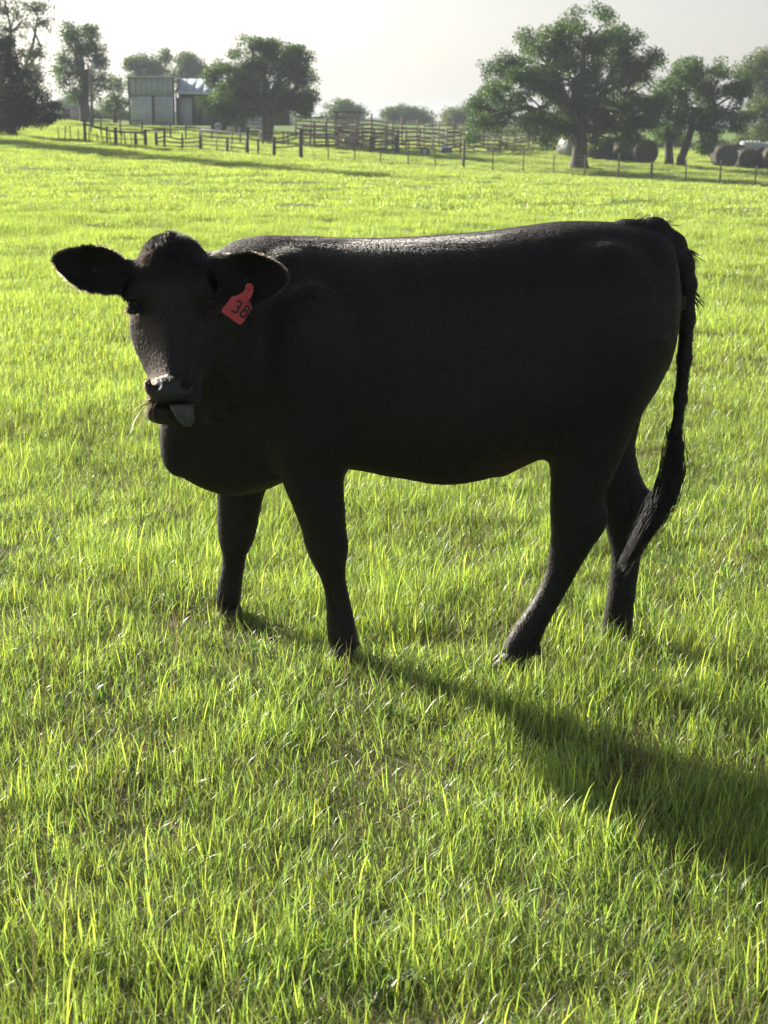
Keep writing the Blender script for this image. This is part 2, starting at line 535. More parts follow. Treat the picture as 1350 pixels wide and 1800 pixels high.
# broad-leaved weeds in loose patches
coll_w = bpy.data.collections.new('weed_prototypes')
for i in range(3):
    r = np.random.default_rng(300 + i)
    proto_mesh(coll_w, 'w%02d_rosette' % i, [blades(r, 9, 0.025, 0.050, 0.015, 0.012, 0.55, 0.7, yel=0.3, dry=0.03, seg=4), blades(r, 12, 0.07, 0.028, 0.01, 0.009, 0.8, 0.5, yel=0.45, dry=0.0, seg=3)], M_weed)
def build_weeds():
    r = np.random.default_rng(19)
    x, y = wedge(1.9, 12.0, 16, r, 0.9)
    k = vnoise(x, y, 0.8, 12) > .62
    x, y = x[k], y[k]; n = len(x)
    rot = np.stack([r.normal(0, .1, n), r.normal(0, .1, n), r.uniform(0, 6.28, n)], 1)
    o = scatter('weeds', coll_w, np.stack([x, y, terr(x, y) + .004], 1), rot, np.repeat(r.uniform(.7, 1.5, n)[:, None], 3, 1), r.integers(0, 3, n))
    tag(o, 'low broad-leaved weeds scattered in loose patches through the grass', 'weeds', kind='stuff')
build_weeds()
# ------------------------------------------------------------------ the cow: one continuous surface from a distance field
def nets(F, origin, h):
    """surface-net quads of F = 0 (negative inside)"""
    nx, ny, nz = F.shape
    ins = F < 0
    cnt = np.zeros((nx - 1, ny - 1, nz - 1), np.int8)
    for i in (0, 1):
        for j in (0, 1):
            for k in (0, 1):
                cnt += ins[i:nx - 1 + i, j:ny - 1 + j, k:nz - 1 + k]
    I, J, K = np.nonzero((cnt > 0) & (cnt < 8))
    vid = np.full(cnt.shape, -1, np.int32)
    vid[I, J, K] = np.arange(len(I))
    corner = [(i, j, k) for i in (0, 1) for j in (0, 1) for k in (0, 1)]
    val = np.stack([F[I + i, J + j, K + k] for i, j, k in corner], 1)
    acc = np.zeros((len(I), 3)); num = np.zeros(len(I))
    for a in range(8):
        for b in range(a + 1, 8):
            ca, cb = np.array(corner[a]), np.array(corner[b])
            if np.abs(ca - cb).sum() != 1: continue
            va, vb = val[:, a], val[:, b]
            m = (va < 0) != (vb < 0)
            t = np.where(m, va / np.where(m, va - vb, 1), 0)
            acc += np.where(m[:, None], ca + t[:, None] * (cb - ca), 0)
            num += m
    V = (np.stack([I, J, K], 1) + acc / num[:, None]) * h + origin
    quads = []
    for ax in range(3):
        sl0 = [slice(1, -1)] * 3; sl1 = [slice(1, -1)] * 3
        sl0[ax] = slice(0, F.shape[ax] - 1); sl1[ax] = slice(1, F.shape[ax])
        A, B = ins[tuple(sl0)], ins[tuple(sl1)]
        for flip, mask in ((0, A & ~B), (1, ~A & B)):
            p = np.stack(np.nonzero(mask), 1)
            for d in range(3):
                if d != ax: p[:, d] += 1
            o1, o2 = [d for d in range(3) if d != ax]
            def cell(da, db):
                q = p.copy(); q[:, o1] -= da; q[:, o2] -= db
                return vid[q[:, 0], q[:, 1], q[:, 2]]
            f = np.stack([cell(1, 1), cell(0, 1), cell(0, 0), cell(1, 0)], 1)
            if (ax == 1) ^ bool(flip): f = f[:, ::-1]
            quads.append(f)
    Q = np.concatenate(quads)
    return V, Q[(Q >= 0).all(1)]

class Field:
    def __init__(self, lo, hi, h):
        self.lo, self.h = np.array(lo, float), h
        n = np.ceil((np.array(hi) - self.lo) / h).astype(int) + 1
        self.ax = [self.lo[d] + h * np.arange(n[d]) for d in range(3)]
        self.F = np.full(n, 1.0, np.float32)
    def sub(self, lo, hi):
        sl = tuple(slice(max(0, int((lo[d] - self.lo[d]) / self.h)), max(1, int((hi[d] - self.lo[d]) / self.h) + 2)) for d in range(3))
        X = self.ax[0][sl[0]][:, None, None]; Y = self.ax[1][sl[1]][None, :, None]; Z = self.ax[2][sl[2]][None, None, :]
        return sl, X.astype(np.float32), Y.astype(np.float32), Z.astype(np.float32)
    def join(self, sl, d, k):
        a = self.F[sl]
        hh = np.clip(0.5 + 0.5 * (a - d) / k, 0, 1)
        self.F[sl] = a * (1 - hh) + d * hh - k * hh * (1 - hh)
    def cut(self, sl, d, k):
        a = self.F[sl]
        hh = np.clip(0.5 - 0.5 * (a + d) / k, 0, 1)
        self.F[sl] = a * (1 - hh) - d * hh + k * hh * (1 - hh)
    def cone(self, a, b, ra, rb, k=0.03):
        a, b = np.asarray(a, float), np.asarray(b, float)
        pad = max(ra, rb) + k * 1.2 + 0.02
        sl, X, Y, Z = self.sub(np.minimum(a, b) - pad, np.maximum(a, b) + pad)
        d = b - a; L2 = float(d @ d) + 1e-9
        t = np.clip(((X - a[0]) * d[0] + (Y - a[1]) * d[1] + (Z - a[2]) * d[2]) / L2, 0, 1)
        dist = np.sqrt((X - a[0] - t * d[0]) ** 2 + (Y - a[1] - t * d[1]) ** 2 + (Z - a[2] - t * d[2]) ** 2)
        self.join(sl, dist - (ra + (rb - ra) * t), k)
    def chain(self, pts, rad, k=0.02):
        for i in range(len(pts) - 1): self.cone(pts[i], pts[i + 1], rad[i], rad[i + 1], k)
    def ell(self, c, r, k=0.03, R=None, cut=False):
        c, r = np.asarray(c, float), np.asarray(r, float)
        pad = r.max() + k * 1.2 + 0.02
        sl, X, Y, Z = self.sub(c - pad, c + pad)
        X, Y, Z = X - c[0], Y - c[1], Z - c[2]
        if R is not None:      # rows of R: local axes in world coordinates
            X, Y, Z = (R[0][0] * X + R[0][1] * Y + R[0][2] * Z, R[1][0] * X + R[1][1] * Y + R[1][2] * Z, R[2][0] * X + R[2][1] * Y + R[2][2] * Z)
        q = np.sqrt((X / r[0]) ** 2 + (Y / r[1]) ** 2 + (Z / r[2]) ** 2)
        q2 = np.sqrt((X / r[0] ** 2) ** 2 + (Y / r[1] ** 2) ** 2 + (Z / r[2] ** 2) ** 2) + 1e-6
        d = q * (q - 1) / q2
        (self.cut if cut else self.join)(sl, d, k)

def smooth_interp(xs, xp, fp, w=2):
    xp, fp = np.asarray(xp, float), np.asarray(fp, float)
    o = np.argsort(xp); xp, fp = xp[o], fp[o]
    m = np.gradient(fp, xp)
    i = np.clip(np.searchsorted(xp, xs) - 1, 0, len(xp) - 2)
    hh = xp[i + 1] - xp[i]
    t = np.clip((xs - xp[i]) / hh, 0, 1)
    return ((2 * t ** 3 - 3 * t ** 2 + 1) * fp[i] + (t ** 3 - 2 * t ** 2 + t) * hh * m[i] + (-2 * t ** 3 + 3 * t ** 2) * fp[i + 1] + (t ** 3 - t ** 2) * hh * m[i + 1])

YC = 4.55          # middle plane of the trunk
H = 0.006
fld = Field((-1.02, 3.82, -0.03), (1.10, 5.02, 1.36), H)

# trunk: stations along the body (photo column, top row, bottom row, half width, centre y)
TR = [(312, 640, 842, .095, 4.51), (345, 500, 862, .145, 4.52), (395, 436, 880, .185, 4.54),
      (450, 417, 874, .215, 4.55), (520, 416, 846, .240, 4.55), (600, 419, 830, .262, 4.55), (700, 419, 842, .290, 4.55), (790, 413, 853, .298, 4.55),
      (860, 407, 842, .292, 4.55), (920, 399, 822, .284, 4.55), (980, 391, 795, .280, 4.55), (1040, 390, 775, .270, 4.55), (1100, 394, 752, .250, 4.55),
      (1134, 399, 720, .225, 4.55), (1162, 412, 676, .180, 4.53), (1179, 438, 630, .12, 4.50), (1187, 480, 580, .06, 4.47), (1191, 518, 542, .02, 4.46)]
st = []
for u, vt, vb, w, yc in TR:
    a, b = pix(u, vt, YC), pix(u, vb, YC - 0.10)
    st.append((a[0] * .5 + b[0] * .5, a[2], b[2], w, yc))
st = np.array(st)
sl, X, Y, Z = fld.sub((st[:, 0].min() - .09, 4.15, .35), (st[:, 0].max() + .01, 4.95, 1.36))
x_front = st[:, 0].min()
xs = np.maximum(X[:, 0, 0], x_front)
top, bot = smooth_interp(xs, st[:, 0], st[:, 1]), smooth_interp(xs, st[:, 0], st[:, 2])
wid, cy = smooth_interp(xs, st[:, 0], st[:, 3]), smooth_interp(xs, st[:, 0], st[:, 4])
zc, hz = (top + bot) / 2, np.maximum((top - bot) / 2, 0.02)
B = lambda a: a.astype(np.float32)[:, None, None]
s = (Z - B(zc)) / B(hz)
egg = 1 - 0.10 * np.clip(s, -1, 1) - 0.06 * np.clip(s, 0, 1) ** 2
yy = np.abs(Y - B(cy)) / (B(np.maximum(wid, .02)) * egg)
pw = B(np.interp(xs, [-.6, -.2, .0, .45, .7], [2.2, 2.3, 2.8, 2.8, 2.3]))
q = (yy ** pw + np.abs(s) ** pw) ** (1 / pw)
d = (q - 1) * np.minimum(B(np.maximum(wid, .02)), B(hz)) * 0.9
ahead = np.maximum(x_front - X, 0)
d = np.where(ahead > 0, np.sqrt(np.maximum(d + .042, 0) ** 2 + ahead ** 2) - .042, d)       # rounded breast
fld.join(sl, d, 0.03)

# neck, shoulder, hip and thigh masses
fld.cone(pix(520, 560, 4.52), pix(332, 512, 4.34), .20, .107, .06)
fld.cone(pix(470, 660, 4.50), pix(325, 590, 4.32), .17, .105, .07)
fld.cone(pix(408, 755, 4.50), pix(322, 640, 4.36), .115, .066, .05)
fld.cone(pix(322, 660, 4.36), pix(318, 796, 4.47), .045, .046, .04)        # dewlap
fld.ell(pix(545, 630, 4.322), (.11, .070, .21), .045)                       # shoulder blade
fld.ell(pix(560, 765, 4.335), (.075, .06, .10), .035)
fld.cone(pix(505, 470, 4.40), pix(470, 760, 4.36), .035, .030, .05)
fld.ell(pix(500, 640, 4.76), (.13, .075, .20), .06)
fld.ell(pix(1066, 570, 4.375), (.15, .090, .22), .045)                      # thighs
fld.ell(pix(1045, 560, 4.70), (.14, .09, .22), .06)
fld.ell(pix(998, 730, 4.355), (.065, .06, .11), .035)
fld.ell(pix(940, 490, 4.205), (.085, .045, .10), .09, cut=True)                      # stifle
fld.cone(pix(990, 730, 4.36), pix(880, 815, 4.40), .035, .022, .035)                      # flank fold

for (u0, v0, u1, v1, y0) in ((392, 560, 372, 735, 4.30), (408, 560, 398, 720, 4.29), (425, 555, 424, 690, 4.285)):
    fld.cone(pix(u0, v0, y0), pix(u1, v1, y0 + .03), .020, .014, .025)     # neck folds
# legs: stacks of ellipses (photo row, left, right column, y, depth ratio)
def leg(stations, k=0.035, kk=None):
    arr = []
    for v, ul, ur, y, ratio in stations:
        a, b = pix(ul, v, y), pix(ur, v, y)
        hx = (b[0] - a[0]) / 2
        arr.append((a[2], (a[0] + b[0]) / 2, hx, y, hx * ratio))
    arr = np.array(arr)
    zlo, zhi = arr[:, 0].min(), arr[:, 0].max()
    xlo, xhi = (arr[:, 1] - arr[:, 2]).min(), (arr[:, 1] + arr[:, 2]).max()
    ylo, yhi = (arr[:, 3] - arr[:, 4]).min(), (arr[:, 3] + arr[:, 4]).max()
    sl, X, Y, Z = fld.sub((xlo - .08, ylo - .08, zlo - .05), (xhi + .08, yhi + .08, zhi + .06))
    z = np.clip(Z[0, 0, :], zlo, zhi)
    f = lambda c: smooth_interp(z, arr[:, 0], arr[:, c]).astype(np.float32)[None, None, :]
    cx, hx, cyy, hy = f(1), np.maximum(f(2), .012), f(3), np.maximum(f(4), .012)
    q = np.sqrt(((X - cx) / hx) ** 2 + ((Y - cyy) / hy) ** 2)
    d = (q - 1) * np.minimum(hx, hy)
    over = np.maximum(np.maximum(zlo - Z, Z - zhi), 0)
    d = np.where(over > 0, np.sqrt(np.maximum(d + 0.02, 0) ** 2 + over ** 2) - 0.02, d)
    fld.join(sl, d, k)

NF = [(640, 480, 625, 4.37, .75), (740, 474, 620, 4.36, .75), (810, 484, 610, 4.36, .72), (850, 498, 604, 4.36, .72), (888, 514, 606, 4.36, .74), (926, 529, 608, 4.37, .78), (966, 539, 612, 4.38, .82),
      (990, 550, 608, 4.385, .9), (1014, 563, 607, 4.39, .95), (1042, 571, 612, 4.395, .9), (1077, 574, 620, 4.40, .9), (1102, 575, 625, 4.40, .95), (1122, 577, 628, 4.40, 1.0), (1142, 582, 622, 4.40, 1.05)]
FF = [(760, 370, 500, 4.74, .7), (830, 378, 480, 4.74, .72), (870, 382, 464, 4.74, .75), (900, 383, 457, 4.745, .8), (931, 383, 451, 4.75, .85), (950, 385, 446, 4.75, .9), (974, 391, 434, 4.755, 1.0),
      (1005, 389, 428, 4.76, .95), (1027, 384, 425, 4.765, .95), (1052, 381, 423, 4.77, 1.0), (1070, 383, 421, 4.775, 1.05), (1090, 386, 414, 4.78, 1.1)]
NH = [(600, 965, 1172, 4.40, .55), (680, 955, 1148, 4.385, .55), (740, 960, 1120, 4.38, .58), (790, 962, 1098, 4.375, .60), (822, 967, 1084, 4.375, .62), (860, 968, 1068, 4.375, .66), (891, 967, 1059, 4.375, .70), (915, 968, 1061, 4.375, .68), (935, 969, 1058, 4.375, .66),
      (962, 966, 1040, 4.375, .72), (1000, 961, 1017, 4.375, .82), (1031, 950, 1000, 4.375, .88), (1071, 926, 977, 4.37, .85), (1102, 904, 960, 4.37, .82), (1125, 890, 950, 4.37, .85), (1145, 880, 938, 4.37, .85)]
FH = [(640, 1000, 1150, 4.70, .55), (720, 1010, 1130, 4.70, .6), (791, 1020, 1117, 4.69, .62), (822, 1035, 1122, 4.68, .66), (850, 1045, 1132, 4.67, .66), (878, 1053, 1144, 4.66, .62), (900, 1058, 1143, 4.65, .62), (922, 1063, 1138, 4.645, .66), (947, 1069, 1131, 4.64, .75), (972, 1074, 1127, 4.635, .85),
      (1009, 1073, 1121, 4.63, .92), (1040, 1069, 1117, 4.625, .92), (1071, 1064, 1113, 4.62, .92), (1096, 1060, 1111, 4.62, .95), (1115, 1057, 1108, 4.62, 1.0)]
for L_ in (NF, FF, NH, FH): leg(L_)
for (u, v, y, r) in ((622, 1132, 4.42, .017), (622, 1132, 4.38, .017), (944, 1143, 4.39, .017), (944, 1143, 4.35, .017), (1105, 1112, 4.635, .016), (1105, 1112, 4.605, .016)):
    fld.ell(pix(u, v, y), (r, r * .8, r), .012)                            # dew claws
fld.ell(pix(1052, 905, 4.375), (.022, .02, .035), .03)                    # hock points
fld.ell(pix(1137, 885, 4.655), (.02, .02, .032), .03)

# tail
TAIL = [(1040, 436, 4.55), (1100, 414, 4.55), (1150, 410, 4.55), (1182, 432, 4.54), (1200, 465, 4.53), (1207, 500, 4.525), (1207, 560, 4.52), (1203, 630, 4.515), (1196, 700, 4.51), (1188, 760, 4.50), (1184, 810, 4.50), (1172, 860, 4.49)]
TRAD = [.02, .040, .042, .036, .030, .0265, .022, .0195, .017, .015, .012, .006]
fld.chain([pix(*p) for p in TAIL], TRAD, .02)

# head frame: a = along the face, r = across, n = out of the face
P0, P1 = pix(298, 409, 4.21), pix(302, 706, 4.045)
HL = np.linalg.norm(P1 - P0)
ha = (P1 - P0) / HL
hr = np.array((math.cos(0.04), 0.02, -math.sin(0.04))); hr -= ha * (hr @ ha); hr /= np.linalg.norm(hr)
hn = np.cross(ha, hr); hn /= np.linalg.norm(hn)
if hn[1] > 0: hn = -hn
HR = np.array([hr, ha, hn])
def hp(r, a, n):
    """head point: r across, a along as a fraction of the face, n out of the face plane"""
    return P0 + hr * r + ha * (a * HL) + hn * n
# stations: fraction along, half width, half depth, front offset
HS = [(-.03, .020, .030, -.050), (.0, .048, .050, -.020), (.04, .070, .066, -.004), (.10, .088, .080, .008), (.20, .108, .098, .012), (.30, .122, .110, .010), (.40, .126, .116, .006), (.50, .127, .116, .002),
      (.60, .117, .118, .000), (.70, .097, .116, .000), (.80, .077, .106, .004), (.88, .071, .086, .010), (.94, .072, .066, .014), (1.0, .062, .050, .010), (1.025, .034, .030, .000)]
hs = np.array(HS)
c0 = hp(0, .5, -.1)
sl, X, Y, Z = fld.sub(c0 - .36, c0 + .36)
dx, dy, dz = X - P0[0], Y - P0[1], Z - P0[2]
la = (dx * ha[0] + dy * ha[1] + dz * ha[2]) / HL
lr = dx * hr[0] + dy * hr[1] + dz * hr[2]
ln = dx * hn[0] + dy * hn[1] + dz * hn[2]
ac = np.clip(la, -.03, 1.025)
tabx = np.linspace(-.03, 1.025, 300)
g = lambda c: np.interp(ac, tabx, smooth_interp(tabx, hs[:, 0], hs[:, c])).astype(np.float32)
hw, hd, fo = g(1), g(2), g(3)
ec = fo - hd
nn = (ln - ec) / hd
# the face is narrower in front than at the cheeks
taper = 1 - np.interp(ac, [.2, .45, .62, .86, .93, 1.0], [.16, .26, .30, .26, .12, .10]).astype(np.float32) * np.clip((nn + .15) / 1.15, 0, 1)
hpw = np.where(nn > 0, np.interp(ac, [.25, .52, .84, .92], [2.3, 1.5, 1.5, 2.2]), 2.3).astype(np.float32)
q = (np.abs(lr / (hw * taper)) ** hpw + np.abs(nn) ** hpw) ** (1 / hpw)
d = (q - 1) * np.minimum(hw, hd) * .9
ov = np.maximum(np.maximum(-.03 - la, la - 1.025), 0) * HL
d = np.where(ov > 0, np.sqrt(np.maximum(d, 0) ** 2 + ov ** 2), d)
fld.join(sl, d, .03)
del dx, dy, dz, la, lr, ln, ac, hw, hd, fo, ec, nn, taper, q, d, ov
# cheeks, lower jaw, chin
fld.cone(hp(.02, .45, -.17), hp(-.012, .97, -.070), .070, .040, .03)
fld.ell(hp(-.022, 1.045, -.046), (.052, .030, .042), .012, HR)
# brow ridges, eye sockets, lids
for sgn in (-1, 1):
    fld.ell(hp(.090 * sgn, .325, -.028), (.034, .030, .036), .03, HR)
    fld.ell(hp(.112 * sgn, .392, -.026), (.022, .020, .022), .010, HR, cut=True)
    fld.ell(hp(.100 * sgn, .352, -.024), (.027, .010, .020), .018, HR)
    fld.ell(hp(.104 * sgn, .438, -.034), (.022, .010, .020), .012, HR)
    fld.ell(hp(.050 * sgn, .905, .004), (.022, .026, .016), .018, HR)      # nostril wings
fld.ell(hp(0, .93, .010), (.045, .028, .020), .02, HR)
for sgn in (-1, 1):
    ang = .42 * sgn
    Rn = np.array([hr * math.cos(ang) + ha * math.sin(ang), -hr * math.sin(ang) + ha * math.cos(ang), hn])
    fld.ell(hp(.043 * sgn, .892, .020), (.0125, .026, .034), .005, Rn, cut=True)
# mouth line under the muzzle
fld.ell(hp(0, 1.016, -.010), (.075, .0045, .050), .006, HR, cut=True)

# ears: cupped leaf blades
def ear(base, tip, wid, cup, face, k=.02, up=None):
    base, tip = np.asarray(base), np.asarray(tip)
    e = tip - base; L = np.linalg.norm(e); e = e / L
    n = np.asarray(face, float); n -= e * (n @ e); n /= np.linalg.norm(n)
    w = np.cross(n, e)
    if w[2] < 0: w = -w
    lo, hi = np.minimum(base, tip) - .11, np.maximum(base, tip) + .11
    sl, X, Y, Z = fld.sub(lo, hi)
    x, y, z = X - base[0], Y - base[1], Z - base[2]
    le = (x * e[0] + y * e[1] + z * e[2]) / L
    lw = x * w[0] + y * w[1] + z * w[2]
    lt = x * n[0] + y * n[1] + z * n[2]
    tp = np.array([0, .1, .2, .35, .5, .65, .8, .9, .97, 1.0])
    pf = np.array(wid)
    upf = np.interp(le, tp, pf[:, 0]).astype(np.float32); dnf = np.interp(le, tp, pf[:, 1]).astype(np.float32)
    dpl = np.where(lw > 0, lw - upf, -lw - dnf)
    dpl = np.maximum(dpl, np.maximum(le - 1, -le) * L)
    lt = lt - cup * lw * lw
    th = .0075
    d = np.sqrt(np.maximum(dpl + th, 0) ** 2 + lt ** 2) - th
    d = np.where(dpl < -th, np.abs(lt) - th, d)
    fld.join(sl, d.astype(np.float32), k)
pxm = 1 / 640
earL = [(26, 30), (24, 30), (25, 31), (34, 34), (36, 37), (33, 35), (25, 25), (18, 16), (10, 8), (3, 3)]
ear(pix(238, 490, 4.24), pix(97, 457, 4.17), np.array(earL) * pxm, 5.0, (0.25, -1, .1))
earR = [(24, 20), (28, 28), (32, 40), (38, 48), (40, 46), (38, 40), (30, 30), (22, 20), (12, 10), (3, 3)]
ear(pix(374, 489, 4.24), pix(500, 488, 4.17), np.array(earR) * pxm, 5.0, (-.2, -1, .1))
fld.cone(hp(-.085, .24, -.06), pix(216, 482, 4.225), .042, .020, .03)
fld.cone(hp(.085, .22, -.06), pix(398, 484, 4.228), .042, .020, .03)

cowV, cowQ = nets(fld.F, fld.lo, H)
del fld
# a little smoothing of the grid steps
def relax(V, Q, it, lam=.5):
    e = np.concatenate([Q[:, [0, 1]], Q[:, [1, 2]], Q[:, [2, 3]], Q[:, [3, 0]]])
    deg = np.bincount(e.ravel(), minlength=len(V)).astype(float)[:, None]
    for _ in range(it):
        acc = np.stack([np.bincount(e[:, 0], V[e[:, 1], d], len(V)) + np.bincount(e[:, 1], V[e[:, 0], d], len(V)) for d in range(3)], 1)
        V = V + lam * (acc / np.maximum(deg, 1) - V)
    return V
cowV = relax(cowV, cowQ, 2)

def coat_material(name, base, brown, rough, sheen, spec=.45):
    m = bpy.data.materials.new(name); m.use_nodes = True
    nt = m.node_tree; p = nt.nodes['Principled BSDF']
    tc = nt.nodes.new('ShaderNodeTexCoord')
    n_big = noise_node(nt, tc.outputs['Object'], 3.0, 3.0)
    mp = nt.nodes.new('ShaderNodeMapping'); mp.inputs['Scale'].default_value = (60, 240, 130)
    nt.links.new(tc.outputs['Object'], mp.inputs[0])
    n_hair = noise_node(nt, mp.outputs[0], 1.0, 3.0, .7)
    c = mixc(nt, ramp(nt, n_big, [(.42, (0, 0, 0)), (.72, (1, 1, 1))]), base, brown)
    nt.links.new(c, p.inputs['Base Color'])
    p.inputs['Roughness'].default_value = rough
    p.inputs['Specular IOR Level'].default_value = spec
    p.inputs['Sheen Weight'].default_value = sheen
    p.inputs['Sheen Roughness'].default_value = .4
    p.inputs['Sheen Tint'].default_value = (.8, .75, .7, 1)
    b = nt.nodes.new('ShaderNodeBump'); b.inputs['Strength'].default_value = .25; b.inputs['Distance'].default_value = .004
    nt.links.new(n_hair, b.inputs['Height']); nt.links.new(b.outputs[0], p.inputs['Normal'])
    return m
M_coat = coat_material('black_coat', (.0052, .0050, .0054), (.0105, .0075, .0058), .50, .03, .22)
M_nose = mat('wet_nose', (.013, .0135, .016), rough=.50, spec=.40, noise_scale=130, noise_amt=.35, bump=.15, detail=2)
M_hoof = mat('hoof_horn', (.022, .019, .016), rough=.5, noise_scale=60, noise_amt=.4, bump=.3)
M_eye = mat('eye', (.006, .004, .003), rough=.32, spec=.22)
M_tongue = mat('tongue', (.060, .066, .062), rough=.42, spec=.5, noise_scale=160, noise_amt=.25, bump=.6, detail=3)
M_hair = coat_material('tail_hair', (.007, .0065, .007), (.014, .010, .008), .42, .0)

cow_me = mesh_from('cow', cowV, [cowQ], True)
cow_me.materials.append(M_coat); cow_me.materials.append(M_nose)
fc = cowV[cowQ].mean(1) - P0
fa, fr, fn = fc @ ha / HL, fc @ hr, fc @ hn
nose = (fa > .875) & (fa < 1.010) & (np.abs(fr) < .030 + .028 * np.clip((fa - .875) / .05, 0, 1)) & (fn > -.022)
cow_me.polygons.foreach_set('material_index', nose.astype(np.int32))
cow = link('cow', cow_me)
tag(cow, 'black cow standing side-on in the pasture, head turned to the camera', 'cow')
print('cow quads', len(cowQ))

# normals for hair roots
def vert_normals(V, Q):
    n = np.cross(V[Q[:, 2]] - V[Q[:, 0]], V[Q[:, 3]] - V[Q[:, 1]])
    return n
fnrm = vert_normals(cowV, cowQ)
farea = np.linalg.norm(fnrm, axis=1) * .5
fnrm = fnrm / (farea[:, None] * 2 + 1e-12)

def hair_object(name, paths, radii, material, parent):
    """paths (n, k, 3): strands drawn as curves"""
    n, k, _ = paths.shape
    hc = bpy.data.hair_curves.new(name)
    hc.add_curves([k] * n)
    hc.attributes['position'].data.foreach_set('vector', paths.astype(np.float32).ravel())
    ra = hc.attributes.get('radius') or hc.attributes.new('radius', 'FLOAT', 'POINT')
    ra.data.foreach_set('value', np.asarray(radii, np.float32).ravel())
    hc.materials.append(material)
    o = bpy.data.objects.new(name, hc)
    C.objects.link(o)
    o.parent = parent
    return o

def hair_material(name, sigma, rough, rrough, ior=1.55):
    m = bpy.data.materials.new(name); m.use_nodes = True
    nt = m.node_tree; nt.nodes.clear()
    out = nt.nodes.new('ShaderNodeOutputMaterial')
    h = nt.nodes.new('ShaderNodeBsdfHairPrincipled')
    h.parametrization = 'ABSORPTION'
    h.inputs['Absorption Coefficient'].default_value = sigma
    h.inputs['Roughness'].default_value = rough
    h.inputs['Radial Roughness'].default_value = rrough
    h.inputs['IOR'].default_value = ior
    h.inputs['Random Roughness'].default_value = .2
    nt.links.new(h.outputs[0], out.inputs['Surface'])
    return m
M_fur = hair_material('fur_strands', (2.2, 2.6, 3.0), .32, .5, 1.46)
M_tail = hair_material('tail_strands', (7, 7.5, 8), .35, .6, 1.35)
M_face = hair_material('face_hair', (1.05, 1.20, 1.36), .35, .55, 1.5)
M_flank = hair_material('flank_hair', (.55, .85, 1.25), .35, .6, 1.45)
M_fringe = hair_material('ear_fringe_hair', (.42, .55, .72), .35, .6)

